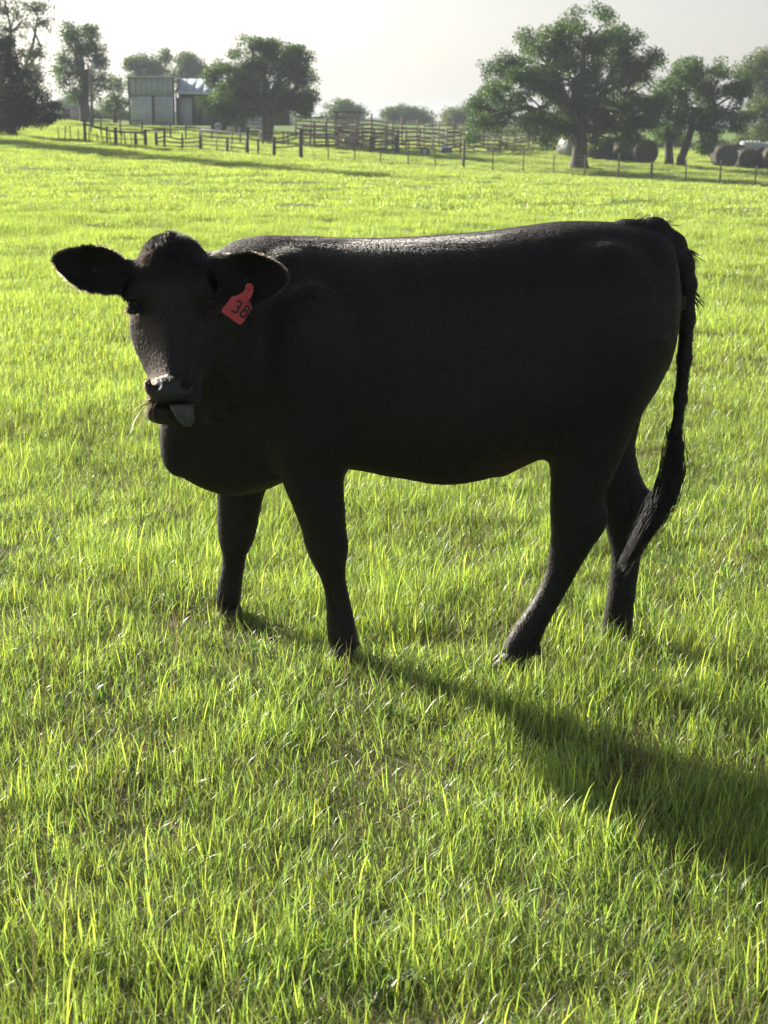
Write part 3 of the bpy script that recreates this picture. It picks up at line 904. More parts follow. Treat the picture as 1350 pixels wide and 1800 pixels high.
def fur():
    r = np.random.default_rng(33)
    cen = cowV[cowQ].mean(1)
    rel = cen - P0
    a_, r_, n_ = rel @ ha / HL, rel @ hr, rel @ hn
    on_head = (np.abs(r_) < .16) & (a_ > -.1) & (a_ < 1.1) & (n_ > -.2)
    is_ear = (np.linalg.norm(rel - (pix(160, 475, 4.2) - P0), axis=1) < .13) | (np.linalg.norm(rel - (pix(440, 490, 4.205) - P0), axis=1) < .11)
    facing = (fnrm[:, 1] < .35) | (fnrm[:, 2] > .2) | is_ear
    wgt = farea * np.where(is_ear, 5.0, np.where(on_head, 2.2, 1.0)) * facing * ~nose * np.where((cen[:, 2] > 1.1), 2.2, 1.0)
    wgt *= ~((a_ > .985) & (a_ < 1.015) & (np.abs(r_) < .08) & (n_ > -.08))
    n = 210000
    pick = r.choice(len(cowQ), n, p=wgt / wgt.sum())
    uv = r.uniform(0, 1, (n, 2))
    q = cowV[cowQ[pick]]
    root = (q[:, 0] * (1 - uv[:, :1]) + q[:, 1] * uv[:, :1]) * (1 - uv[:, 1:]) + (q[:, 3] * (1 - uv[:, :1]) + q[:, 2] * uv[:, :1]) * uv[:, 1:]
    N = fnrm[pick]
    flow = np.tile(np.array((.75, 0, -.55)), (n, 1))
    top_ = (root[:, 2] > 1.06) & ~on_head[pick]
    sd_ = np.clip((root[:, 1] - YC) / .08, -1, 1)
    loin = np.interp(root[:, 0] + .10 * (vnoise(root[:, 0] + 3, root[:, 1], .06, 23) - .5), [-.36, -.12, .0, .28, .42], [.15, .9, .8, .75, .1])
    loin *= np.clip(.35 + 1.3 * vnoise(root[:, 0] * .35 + 3, root[:, 1] * 2.5 + root[:, 2], .05, 24), 0, 1)
    flow[top_] = np.stack([1 - .7 * loin, sd_ * loin, np.full(n, -.25)], 1)[top_]
    flow[root[:, 2] < .55] = (.1, 0, -1)
    hd_ = on_head[pick]
    flow[hd_] = (ha * .8)[None] + .5 * np.clip(r_[pick][hd_] / .07, -1, 1)[:, None] * hr
    er = is_ear[pick]
    ec = np.where((root[:, 0] < P0[0])[:, None], pix(165, 472, 4.2)[None], pix(435, 490, 4.205)[None])
    fe = root - ec
    flow[er] = fe[er] / (np.linalg.norm(fe[er], axis=1)[:, None] + 1e-6)
    flow += r.normal(0, .13, flow.shape)
    # swirls
    ph = vnoise(root[:, 0] + 5, root[:, 2] + root[:, 1] + 5, .10, 21) - .5
    flow[:, 2] += ph * .5
    pl = on_head[pick] & (a_[pick] < .22)
    flow[pl] += np.stack([vnoise(root[pl, 0] * 1 + 9, root[pl, 2] + 9 + k_, .018, 30 + k_) - .5 for k_ in range(3)], 1) * 1.5 + r.normal(0, .2, (pl.sum(), 3))
    flow -= N * (flow * N).sum(1)[:, None]
    flow /= np.linalg.norm(flow, axis=1)[:, None] + 1e-9
    Ln = r.uniform(.008, .014, n)
    Ln[er] = r.uniform(.010, .019, er.sum())
    lift = np.where(er, .45, .11) * r.uniform(.5, 1.5, n)
    poll = hd_ & (a_[pick] < .22) & (np.abs(r_[pick]) < .11)
    Ln[poll] = r.uniform(.012, .030, poll.sum()); lift[poll] = r.uniform(.12, .42, poll.sum())
    belly = (N[:, 2] < -.45) & (root[:, 2] > .5) & (root[:, 0] > .1)
    Ln[belly] *= 1.6
    tl = (root[:, 0] > .78) & (root[:, 2] > .95)
    Ln[tl] *= .8; lift[tl] *= .9
    p1 = root + (flow * .5 + N * lift[:, None] * .5) * Ln[:, None]
    p2 = root + (flow + N * (lift * .75)[:, None]) * Ln[:, None]
    paths = np.stack([root - N * .001, p1, p2], 1)
    rad = np.stack([np.full(n, .00062), np.full(n, .00050), np.full(n, .00012)], 1)
    face = on_head[pick] & ~er & (a_[pick] > .30)
    under = ~face & (np.linalg.norm((root - pix(905, 790, 4.36)) * np.array((.75, .6, 1.2)), axis=1) < .10 + .04 * r.normal(0, 1, n))
    hair_object('flank_hair', paths[under], rad[under], M_flank, cow)
    face_or = face | under
    hair_object('fur', paths[~face_or], rad[~face_or], M_fur, cow)
    hair_object('face_hair', paths[face], rad[face], M_face, cow)
fur()

def ear_fringe():
    r = np.random.default_rng(35)
    out = []
    for c, reach, n in ((pix(165, 472, 4.2), .16, 900), (pix(435, 490, 4.205), .13, 2600)):
        cen = cowV[cowQ].mean(1)
        d = np.linalg.norm(cen - c, axis=1)
        rim = np.where((d < reach) & (np.abs(fnrm[:, 1]) < .60) & (d > .035))[0]
        rim = rim[np.abs(cen[rim, 0] - P0[0]) > .125]
        pk = r.choice(rim, n)
        root = cen[pk] + r.normal(0, .002, (n, 3))
        N = fnrm[pk]
        o = root - c; o /= np.linalg.norm(o, axis=1)[:, None]
        dr = N * .7 + o * .6 + r.normal(0, .22, (n, 3))
        dr /= np.linalg.norm(dr, axis=1)[:, None]
        L = r.uniform(.006, .015, n)[:, None]
        out.append(np.stack([root, root + dr * L * .5, root + (dr + np.array((0, 0, -.15))) * L], 1))
    P = np.concatenate(out)
    hair_object('ear_fringe', P, np.tile(np.array((.0007, .0006, .0002)), (len(P), 1)), M_fringe, cow)
ear_fringe()

# tail switch and tufts
def switch():
    r = np.random.default_rng(44)
    cl = [pix(*p) for p in ((1190, 745, 4.50), (1186, 790, 4.495), (1180, 835, 4.49), (1166, 880, 4.48), (1143, 920, 4.465), (1116, 965, 4.45), (1096, 995, 4.44))]
    cl = np.array(cl)
    tt = np.linspace(0, 1, len(cl))
    n, k = 1200, 9
    t0 = r.uniform(0, .45, n); t1 = np.clip(t0 + r.uniform(.35, .75, n), 0, 1)
    f = np.linspace(0, 1, k)
    T = t0[:, None] + (t1 - t0)[:, None] * f[None]
    P = np.stack([np.interp(T, tt, cl[:, d]) for d in range(3)], -1)
    off = r.normal(0, 1, (n, 3)) * np.array((.0115, .009, .007))
    spread = np.interp(T, [0, .25, .5, .8, 1], [.7, 1.1, 1.3, 1.0, .9])
    P += off[:, None, :] * spread[..., None]
    wob = r.normal(0, .008, (n, 3))
    P += wob[:, None, :] * np.sin(T * 9 + r.uniform(0, 6, n)[:, None])[..., None]
    rad = np.interp(f, [0, .6, 1], [.0009, .0008, .0003])[None].repeat(n, 0)
    hair_object('tail_switch', P, rad, M_tail, cow)
    # stray hairs standing off the tail head and tail
    n = 520
    tl = np.array([pix(*p) for p in TAIL]); tt = np.linspace(0, 1, len(tl))
    T = r.uniform(.06, .9, n)
    clus = np.isin((T * 30).astype(int), (2, 5, 9, 14))
    root = np.stack([np.interp(T, tt, tl[:, d]) for d in range(3)], 1)
    rr = np.interp(T, tt, TRAD)
    nrm = np.stack([np.interp(T, [0, .1, .25, .4, 1], [.1, .35, .75, 1, 1]), r.normal(0, .5, n), np.interp(T, [0, .1, .25, .4, 1], [1, .95, .6, .05, 0])], 1)
    nrm /= np.linalg.norm(nrm, axis=1)[:, None]
    root = root + nrm * (rr * .85)[:, None]
    tang = np.stack([np.interp(np.clip(T + .06, 0, 1), tt, tl[:, d]) - np.interp(T, tt, tl[:, d]) for d in range(3)], 1)
    tang /= np.linalg.norm(tang, axis=1)[:, None]
    L = np.where(clus, r.uniform(.02, .04, n), r.uniform(.008, .02, n))
    dirn = tang * .8 + nrm * np.where(clus, .75, .3)[:, None] + r.normal(0, .2, (n, 3))
    P = np.stack([root, root + dirn * (L * .5)[:, None], root + (dirn + tang * .2) * L[:, None]], 1)
    hair_object('tail_fringe', P, np.tile(np.array((.0012, .0010, .0003)), (n, 1)), M_tail, cow)
switch()

# hooves: two claws each
def claw(mb, c, dirx, w, ln, ht, side):
    """one claw: toe towards dirx"""
    v = []
    prof = [(-.50, .0), (-.30, -.0), (.30, .0), (.50, .0)]
    for z, back, front, ww in ((0.0, -.50, .62, 1.0), (.35, -.47, .46, .98), (.7, -.43, .30, .92), (1.05, -.38, .16, .80)):
        for t in np.linspace(0, 2 * math.pi, 12, endpoint=False):
            ex, ey = math.cos(t), math.sin(t)
            px = (front if ex > 0 else -back) * ex
            py = ey * .5 * ww * (1 - .45 * max(ex, 0) ** 2) + .10 * side * max(ex, 0)
            v.append((c[0] + dirx * px * ln, c[1] + py * w, c[2] + z * ht))
    q = [(i * 12 + k, i * 12 + (k + 1) % 12, i * 12 + 12 + (k + 1) % 12, i * 12 + 12 + k) for i in range(3) for k in range(12)]
    v.append((c[0], c[1], c[2])); v.append((c[0] - dirx * .1 * ln, c[1], c[2] + 1.08 * ht))
    t = [(48, (k + 1) % 12, k) for k in range(12)] + [(49, 36 + k, 36 + (k + 1) % 12) for k in range(12)]
    mb.poly(v, q, t)
for (u, v, y, ln, ht) in ((598, 1150, 4.40, .10, .055), (402, 1096, 4.78, .09, .05), (894, 1156, 4.37, .11, .055), (1078, 1124, 4.62, .09, .05)):
    c = pix(u, v, y)
    mb = MB()
    z0 = gz(c[0], y) - .004
    for sd in (-1, 1):
        claw(mb, (c[0], y + sd * .024, z0), -1, .046, ln, ht + max(0, 0), -sd)
    mb.build('hoof', M_hoof, cow, True)

# eyes
for sgn in (-1, 1):
    bm = bmesh.new()
    bmesh.ops.create_uvsphere(bm, u_segments=20, v_segments=14, radius=.0195)
    me = bpy.data.meshes.new('eye'); bm.to_mesh(me); bm.free()
    me.polygons.foreach_set('use_smooth', np.ones(len(me.polygons), bool))
    link('eye', me, M_eye, cow, tuple(hp(.1005 * sgn, .397, -.040)))

# tongue hanging out over the lip
def tongue():
    rows, cols = 14, 13
    V = []
    for i in range(rows):
        f = i / (rows - 1)
        w = np.interp(f, [0, .25, .6, .85, 1], [.033, .032, .026, .019, .007])
        cx = .022 + .020 * f
        a = 1.000 + .145 * f
        n0 = np.interp(f, [0, .2, .5, 1], [-.030, .012, .018, .004])
        for j in range(cols):
            s_ = -1 + 2 * j / (cols - 1)
            V.append(hp(cx + w * s_, a, n0 + .006 * (1 - s_ * s_) - .004 * math.exp(-(s_ * 5) ** 2) + .0015 * math.sin(s_ * 9 + f * 4)))
    V = np.array(V)
    back = V - hn * .010
    A = np.concatenate([V, back])
    idx = lambda i, j, b=0: b * rows * cols + i * cols + j
    Q = []
    for i in range(rows - 1):
        for j in range(cols - 1):
            Q.append((idx(i, j), idx(i, j + 1), idx(i + 1, j + 1), idx(i + 1, j)))
            Q.append((idx(i, j, 1), idx(i + 1, j, 1), idx(i + 1, j + 1, 1), idx(i, j + 1, 1)))
        Q.append((idx(i, 0), idx(i + 1, 0), idx(i + 1, 0, 1), idx(i, 0, 1)))
        Q.append((idx(i, cols - 1), idx(i, cols - 1, 1), idx(i + 1, cols - 1, 1), idx(i + 1, cols - 1)))
    for j in range(cols - 1):
        Q.append((idx(rows - 1, j), idx(rows - 1, j + 1), idx(rows - 1, j + 1, 1), idx(rows - 1, j, 1)))
    o = link('tongue', mesh_from('tongue', A, [np.array(Q)], True), M_tongue, cow)
    o['label'] = 'grey tongue hanging out of the mouth'
tongue()

# red ear tag with the number 38
M_tag = mat('red_tag', (.46, .045, .06), rough=.5, spec=.4, noise_scale=40, noise_amt=.12)
M_ink = mat('tag_ink', (.012, .008, .012), rough=.6)
def ear_tag():
    yb = 4.170
    O = pix(438, 507, yb)
    sc = 1 / 648.0
    # photo outline around the button (pixels): right, down
    ol = [(-7, -5), (-3, -9), (3, -9), (7, -5), (8, 0), (6, 8), (2, 18), (2, 24), (5, 33), (-12, 60), (-17, 63), (-22, 60), (-49, 40), (-48, 36), (-30, 13), (-20, 12), (-11, 6), (-7, 1)]
    ax_u, ax_v = np.array((1, .12, 0)), np.array((.0, -.10, -1.0))
    ax_u /= np.linalg.norm(ax_u); ax_v /= np.linalg.norm(ax_v)
    nrm = np.cross(ax_v, ax_u); nrm = nrm if nrm[1] < 0 else -nrm
    pt = lambda p, o=0.0: O + ax_u * p[0] * sc + ax_v * p[1] * sc + nrm * (o + .00012 * max(0, p[1]) ** 1.2 * .12)
    bm = bmesh.new()
    f = [bm.verts.new(pt(p, .001)) for p in ol]
    b = [bm.verts.new(pt(p, -.001)) for p in ol]
    bm.faces.new(f); bm.faces.new(b[::-1])
    for i in range(len(ol)):
        j = (i + 1) % len(ol)
        bm.faces.new((f[j], f[i], b[i], b[j]))
    bmesh.ops.recalc_face_normals(bm, faces=bm.faces)
    bmesh.ops.triangulate(bm, faces=bm.faces)
    me = bpy.data.meshes.new('ear_tag'); bm.to_mesh(me); bm.free()
    t = link('ear_tag', me, M_tag, cow)
    t['label'] = 'red plastic ear tag numbered 38'
    # hand-written digits: strokes in digit space (x right, y down, 0..1 wide, 0..2 high), leaning with the tag
    th = math.radians(33)
    def dg(x, y, ox, oy):
        px, py = x * 11, y * 11
        return (ox + px * math.cos(th) - py * math.sin(th), oy + px * math.sin(th) + py * math.cos(th))
    def stroke(pts, ox, oy):
        mb = MB()
        P = []
        pts = np.array(pts)
        tt = np.linspace(0, 1, len(pts)); ts = np.linspace(0, 1, len(pts) * 4)
        for x, y in zip(np.interp(ts, tt, pts[:, 0]), np.interp(ts, tt, pts[:, 1])):
            P.append(pt(dg(x, y, ox, oy), .0018))
        mb.tube(P, .0026, 6)
        mb.build('digit', M_ink, t, True)
    circ = lambda cx, cy, rx, ry, a0, a1, n=14: [(cx + rx * math.cos(math.radians(a)), cy + ry * math.sin(math.radians(a))) for a in np.linspace(a0, a1, n)]
    stroke(circ(.42, .45, .42, .45, 200, 440) + circ(.40, 1.42, .50, .52, 280, 500), -20, 20)
    stroke(circ(.45, .45, .36, .42, 90, -270, 16) + circ(.45, 1.42, .46, .54, -90, 270, 18), -6, 28)
    mb = MB(); c = pt((0, 0), .0)
    mb.tube([c + nrm * .001, c + nrm * .006], [.0062, .005], 12)
    mb.build('button', M_tag, t, True)
ear_tag()
# ------------------------------------------------------------------ trees
M_bark = mat('oak_bark', (.075, .062, .050), rough=.95, noise_scale=6, noise_amt=.45, bump=.8, stretch=(1, 1, .25))
M_leaf_oak = leaf_material('oak_leaves', (.050, .096, .024), (.075, .145, .018), patches=False, gloss=.04, spread=.4)
M_leaf_light = leaf_material('light_leaves', (.085, .125, .040), (.115, .165, .032), patches=False, gloss=.04, spread=.4)
M_leaf_cedar = leaf_material('cedar_leaves', (.030, .042, .024), (.022, .032, .014), patches=False, gloss=.02, spread=.35)

def leaves(r, centres, per, spread, size, flat=.75):
    n = len(centres) * per
    dd = r.normal(0, 1, (n, 3)); dd /= np.linalg.norm(dd, axis=1)[:, None]
    c = np.repeat(centres, per, 0) + dd * (r.uniform(0, 1, n) ** .42)[:, None] * 1.55 * spread * np.array((1, 1, flat))
    a = r.normal(0, 1, (n, 3)); a /= np.linalg.norm(a, axis=1)[:, None]
    b = np.cross(a, r.normal(0, 1, (n, 3))); b /= np.linalg.norm(b, axis=1)[:, None]
    L = size * r.uniform(.6, 1.4, n)[:, None]
    nrm = np.cross(a, b)
    mid = nrm * L * .12
    V = np.stack([c - a * L * .5, c + b * L * .28 + mid, c + a * L * .5, c - b * L * .28 + mid], 1).reshape(-1, 3)
    k = np.arange(n)[:, None] * 4
    t = np.concatenate([k + np.array([[0, 1, 2]]), k + np.array([[0, 2, 3]])])
    clump = np.repeat(r.uniform(0, 1, len(centres)), per)
    tint = np.stack([np.clip(.5 * clump + r.normal(.25, .15, n), 0, 1), np.clip(.55 * clump + .45 * r.uniform(0, 1, n), 0, 1), np.zeros(n), np.ones(n)], 1)
    return V, t, np.repeat(tint, 4, 0)

def tree(name, label, base_uv, Y, lobes, trunk_r, leafmat, seed, trunks=None, dens=1.0, leaf=.15, per=26, gap=-.05, sparse=1.0, group=None, cat='tree', fork=.30, depth=1.0, clump_r=None):
    r = np.random.default_rng(seed)
    g = ground_at(base_uv[0], Y)
    root = empty(name, g)
    tag(root, label, cat, group)
    scale = FPX / (Y * math.cos(PITCH))                 # photo pixels per metre there
    L = []
    for i, (u, v, ru, rv) in enumerate(lobes):
        rd = .5 * (ru + rv) / scale
        span = max(l[2] for l in lobes) / scale
        dy = r.uniform(-.75, .75) * span * depth if len(lobes) > 2 else 0
        p = pix(u, v, Y) + np.array((0, dy, 0))
        L.append((p - np.array(g), np.array((ru / scale, rd * 1.15, rv / scale))))
    # branches
    mb = MB()
    top = max(c[2] + rr[2] for c, rr in L)
    forks = []
    for (tu, lean) in (trunks or [(base_uv[0], 0)]):
        b0 = np.array(ground_at(tu, Y)) - np.array(g)
        fz = top * fork
        mid = np.array((b0[0] + lean * .4 + r.normal(0, .06), b0[1], b0[2] + fz * .5))
        fk = np.array((b0[0] + lean, b0[1] + r.normal(0, .15), b0[2] + fz))
        mb.tube([b0 + (0, 0, -.15), b0 + (0, 0, .12), b0 + (0, 0, .5), mid, fk], [trunk_r * 1.75, trunk_r * 1.35, trunk_r * 1.08, trunk_r, trunk_r * .85], 9)
        forks.append(fk)
    cen = []
    for c, rr in L:
        fk = min(forks, key=lambda f: np.linalg.norm(f - c))
        m1 = fk * .62 + c * .38 + r.normal(0, .12, 3) * np.linalg.norm(c - fk) + np.array((0, 0, .05 * top))
        m2 = fk * .25 + c * .75 + r.normal(0, .08, 3) * np.linalg.norm(c - fk)
        mb.tube([fk - (0, 0, .2), m1, m2, c], [trunk_r * .55, trunk_r * .40, trunk_r * .26, trunk_r * .15], 6, False)
        vol = rr[0] * rr[1] * rr[2]
        n = int(max(12, dens * 42 * vol ** (2 / 3)))
        d = r.normal(0, 1, (n * 3, 3)); d /= np.linalg.norm(d, axis=1)[:, None]
        rad = r.uniform(.10, 1.0, n * 3) ** .5
        P = c + d * rad[:, None] * rr
        nz = np.array([mnoise.noise(Vector(p + seed * 3.7) * (1.05 / max(.6, rr.mean() ** .5))) for p in P])
        P = P[nz > gap][:n]
        P = P[P[:, 2] > .35]
        cen.append(P)
        for p in P[:: max(1, int(len(P) / (9 * sparse)))]:
            k = (c + p) / 2 + r.normal(0, .1, 3) * rr
            mb.tube([m2 * .5 + c * .5, k, p], [trunk_r * .15, trunk_r * .09, trunk_r * .035], 4, False)
    mb.build('trunk', M_bark, root, True)
    cen = np.concatenate(cen)
    V, t, tint = leaves(r, cen, per, clump_r or leaf * 2.0, leaf)
    me = mesh_from('crown', V, [t], False)
    at = me.attributes.new('tint', 'FLOAT_COLOR', 'POINT'); at.data.foreach_set('color', tint.astype(np.float32).ravel())
    me.materials.append(leafmat)
    link('crown', me, None, root)
    return root

tree('oak_tree', 'largest spreading oak tree, right of centre beside the hay bales', (1018, 288), 88,
     [(1035, 58, 70, 40), (965, 92, 62, 46), (1092, 98, 50, 48), (895, 140, 56, 44), (1010, 140, 80, 50), (868, 192, 48, 38), (838, 222, 26, 24), (945, 190, 60, 42), (1050, 200, 66, 46), (1112, 160, 42, 50), (1105, 228, 40, 30), (985, 232, 48, 22), (1055, 240, 40, 20), (1135, 112, 26, 22), (1142, 190, 24, 30)],
     .42, M_leaf_oak, 11, dens=.55, leaf=.14, per=110, gap=.06, fork=.26, clump_r=.36)
tree('oak_tree', 'dark double-trunked oak tree right of the largest oak', (1186, 288), 94,
     [(1190, 132, 48, 30), (1240, 132, 50, 34), (1288, 165, 34, 32), (1165, 180, 40, 36), (1228, 188, 55, 38), (1285, 208, 34, 26), (1192, 228, 40, 24), (1248, 228, 26, 20), (1246, 255, 8, 14)],
     .24, M_leaf_oak, 12, trunks=[(1176, -.3), (1197, .5)], dens=.60, leaf=.14, per=105, gap=.02, fork=.36, clump_r=.33)
tree('oak_tree', 'pale green tree cut off by the right edge of the picture', (1362, 290), 112,
     [(1328, 118, 36, 24), (1352, 112, 34, 28), (1350, 165, 44, 36), (1322, 205, 34, 34), (1352, 235, 40, 34), (1325, 250, 24, 16)],
     .28, M_leaf_light, 13, dens=.7, leaf=.15, per=70, gap=.02, clump_r=.36)
tree('oak_tree', 'rounded oak tree in front of the metal barn', (468, 240), 106,
     [(455, 100, 52, 34), (505, 112, 44, 36), (402, 140, 44, 34), (526, 152, 32, 34), (448, 160, 60, 40), (385, 188, 36, 22), (505, 185, 44, 28), (542, 188, 16, 20), (425, 198, 44, 16), (440, 78, 22, 14)],
     .42, M_leaf_oak, 14, dens=.60, leaf=.15, per=105, gap=.02, fork=.34, clump_r=.36)
tree('cedar_tree', 'dark bushy cedar tree at the left edge with foliage near the ground', (22, 243), 86,
     [(0, 95, 32, 30), (12, 140, 46, 32), (30, 178, 60, 26), (45, 205, 58, 20), (-10, 205, 55, 26), (92, 206, 20, 10), (88, 186, 14, 8), (10, 72, 16, 14), (5, 228, 36, 8)],
     .20, M_leaf_cedar, 15, dens=2.6, leaf=.13, per=34, gap=-.30, fork=.2, clump_r=.24)
tree('bare_tree', 'tall thinly leaved tree behind the cedar at the left edge', (40, 228), 122,
     [(10, 10, 48, 26), (60, 12, 36, 18), (25, 48, 46, 24), (78, 38, 26, 20), (60, 92, 32, 24), (70, 128, 30, 26), (55, 160, 35, 20)],
     .30, M_leaf_light, 16, dens=.75, leaf=.17, per=14, gap=.05, sparse=3.0, fork=.35)
tree('oak_tree', 'tall open-crowned tree left of the metal barn', (150, 226), 126,
     [(118, 55, 26, 18), (162, 62, 22, 24), (138, 92, 36, 26), (172, 105, 20, 28), (126, 130, 32, 22), (164, 142, 36, 22), (140, 165, 36, 18), (108, 100, 16, 18)],
     .42, M_leaf_oak, 17, dens=.6, leaf=.16, per=48, gap=.06, sparse=1.6, fork=.42, clump_r=.36)
tree('oak_tree', 'small dark tree between the tall open tree and the barn', (203, 226), 132,
     [(205, 150, 22, 14), (212, 175, 20, 18), (192, 185, 20, 14)], .18, M_leaf_oak, 18, dens=1.4, leaf=.18, per=20, gap=-.1)
tree('oak_tree', 'hazy tree with lumpy top above the left end of the barn roof', (256, 224), 185,
     [(252, 115, 32, 20), (285, 100, 13, 15), (230, 112, 12, 12), (278, 128, 20, 16), (255, 145, 36, 16)], .34, M_leaf_oak, 19, dens=1.2, leaf=.24, per=20, gap=-.08)
tree('oak_tree', 'hazy rounded tree above the middle of the barn roof', (332, 224), 190,
     [(328, 112, 26, 18), (348, 124, 24, 18), (318, 135, 24, 16), (345, 150, 34, 14)], .32, M_leaf_oak, 20, dens=1.2, leaf=.24, per=20, gap=-.08)
tree('oak_tree', 'distant hazy tree right of the rounded oak, above the pens', (604, 224), 205,
     [(600, 190, 34, 14), (622, 203, 24, 13), (582, 208, 20, 11)], .34, M_leaf_oak, 21, dens=1.3, leaf=.26, per=18, gap=-.05)
tree('oak_tree', 'distant wide hazy tree above the middle of the cattle pens', (708, 226), 215,
     [(690, 200, 24, 13), (733, 204, 28, 13), (708, 198, 26, 12), (752, 212, 14, 9)], .34, M_leaf_oak, 22, dens=1.3, leaf=.26, per=18, gap=-.08)
tree('oak_tree', 'distant pale tree just left of the largest oak', (800, 230), 195,
     [(798, 205, 22, 15), (815, 200, 18, 16), (785, 215, 12, 10)], .26, M_leaf_light, 23, dens=1.2, leaf=.24, per=18, gap=-.05)

tree('oak_tree', 'tall oak just beyond the left picture edge whose shadow crosses the field', (-165, 245), 82,
     [(-165, -150, 55, 42), (-150, -60, 70, 52), (-185, 20, 75, 52), (-150, 90, 70, 46), (-170, 150, 60, 32)], .40, M_leaf_oak, 24, dens=1.0, leaf=.20, per=36, gap=0.0)

# low scrub and far woods that read as one mass
def scrub(name, label, spots, Y, leafmat, leaf, per, seed, dens=1.0):
    r = np.random.default_rng(seed)
    scale = FPX / (Y * math.cos(PITCH))
    cs = []
    for (u, v, ru, rv) in spots:
        n = int(max(6, dens * ru * rv / 9))
        d = r.normal(0, 1, (n, 3)); d /= np.linalg.norm(d, axis=1)[:, None]
        P = pix(u, v, Y) + d * r.uniform(.2, 1, n)[:, None] * np.array((ru, (ru + rv) * .5, rv)) / scale
        P[:, 2] = np.maximum(P[:, 2], terr(P[:, 0], P[:, 1]) + .1)
        cs.append(P)
    V, t, tint = leaves(r, np.concatenate(cs), per, leaf * 1.7, leaf)
    me = mesh_from(name, V, [t], False)
    at = me.attributes.new('tint', 'FLOAT_COLOR', 'POINT'); at.data.foreach_set('color', tint.astype(np.float32).ravel())
    me.materials.append(leafmat)
    o = link(name, me)
    tag(o, label, 'shrubbery', kind='stuff')
    return o
_r = np.random.default_rng(61)
scrub('shrubbery', 'hazy green scrub behind the corral left of the barn', [(u, 205 + _r.uniform(-8, 6), _r.uniform(12, 22), _r.uniform(10, 20)) for u in range(60, 250, 13)], 150, M_leaf_light, .2, 16, 62)
scrub('shrubbery', 'pale scrub behind the hay bales at the right', [(u, 252 + _r.uniform(-6, 6), _r.uniform(12, 20), _r.uniform(8, 16)) for u in range(1130, 1360, 13)], 128, M_leaf_light, .18, 16, 63)
scrub('shrubbery', 'weeds and bushes along the right end of the cattle pens', [(u, 258 + _r.uniform(-4, 6), _r.uniform(8, 14), _r.uniform(5, 9)) for u in range(870, 985, 10)] + [(930, 225, 30, 14), (900, 230, 20, 12), (965, 232, 22, 16)], 103, M_leaf_light, .12, 16, 64)
woods = [(u, 222 + .035 * (u - 675) * .4 + _r.uniform(-7, 3), _r.uniform(14, 26), _r.uniform(6, 12)) for u in range(-60, 1420, 14)]
o = scrub('distant_woods', 'far line of hazy woods along the horizon', woods, 330, M_leaf_oak, .55, 14, 65)
o['category'] = 'woods'
# ------------------------------------------------------------------ farm buildings, fences, pens, bales
M_steel = mat('galvanised_sheet', (.50, .53, .57), rough=.65, metal=.0, noise_scale=.9, noise_amt=.12)
M_steel_dark = mat('dull_sheet', (.42, .445, .48), rough=.7, metal=.0, noise_scale=1.3, noise_amt=.14)
M_roof = mat('pale_roof_sheet', (.30, .36, .44), rough=.8, metal=.0, noise_scale=.7, noise_amt=.08)
M_white = mat('white_trim', (.78, .78, .76), rough=.6, noise_scale=8, noise_amt=.06)
M_dark = mat('dark_interior', (.035, .036, .040), rough=.9, noise_scale=3, noise_amt=.3)  # one dark tone for posts, machine parts and the barn's painted-in shade
M_wood = mat('weathered_wood', (.13, .115, .10), rough=.9, noise_scale=9, noise_amt=.35, bump=.4, stretch=(4, 4, .5))
M_post = mat('dark_post', (.075, .070, .066), rough=.9, noise_scale=9, noise_amt=.35, bump=.4, stretch=(4, 4, .5))
M_rust = mat('rusty_pipe', (.24, .14, .10), rough=.85, noise_scale=5, noise_amt=.4, color2=(.36, .25, .20))
M_pipe = mat('grey_pipe', (.30, .30, .30), rough=.55, metal=.4, noise_scale=6, noise_amt=.2)
M_tpost = mat('green_steel_post', (.075, .085, .070), rough=.7, noise_scale=9, noise_amt=.3)
M_wire = mat('fence_wire', (.20, .20, .20), rough=.6, metal=.6)
M_hay = mat('hay', (.15, .125, .085), rough=.95, noise_scale=14, noise_amt=.45, bump=.9)
M_hay_dark = mat('shaded_hay', (.075, .066, .055), rough=.95, noise_scale=14, noise_amt=.45, bump=.9)  # darker copy of the hay: tree shade put into its colour
M_wrap = mat('bale_wrap', (.34, .34, .34), rough=.6, noise_scale=10, noise_amt=.1, bump=.3)
M_blue = mat('blue_paint', (.045, .075, .16), rough=.45, noise_scale=5, noise_amt=.25)
M_tyre = mat('tyre_rubber', (.022, .022, .023), rough=.9, noise_scale=20, noise_amt=.3)
M_rim = mat('pale_rim', (.66, .68, .70), rough=.5, noise_scale=10, noise_amt=.1)
M_shingle = mat('house_roof', (.42, .42, .41), rough=.8, noise_scale=6, noise_amt=.12)
M_siding = mat('house_siding', (.40, .39, .36), rough=.85, noise_scale=6, noise_amt=.1)
M_glass = mat('window_pane', (.03, .035, .04), rough=.08, spec=.7)

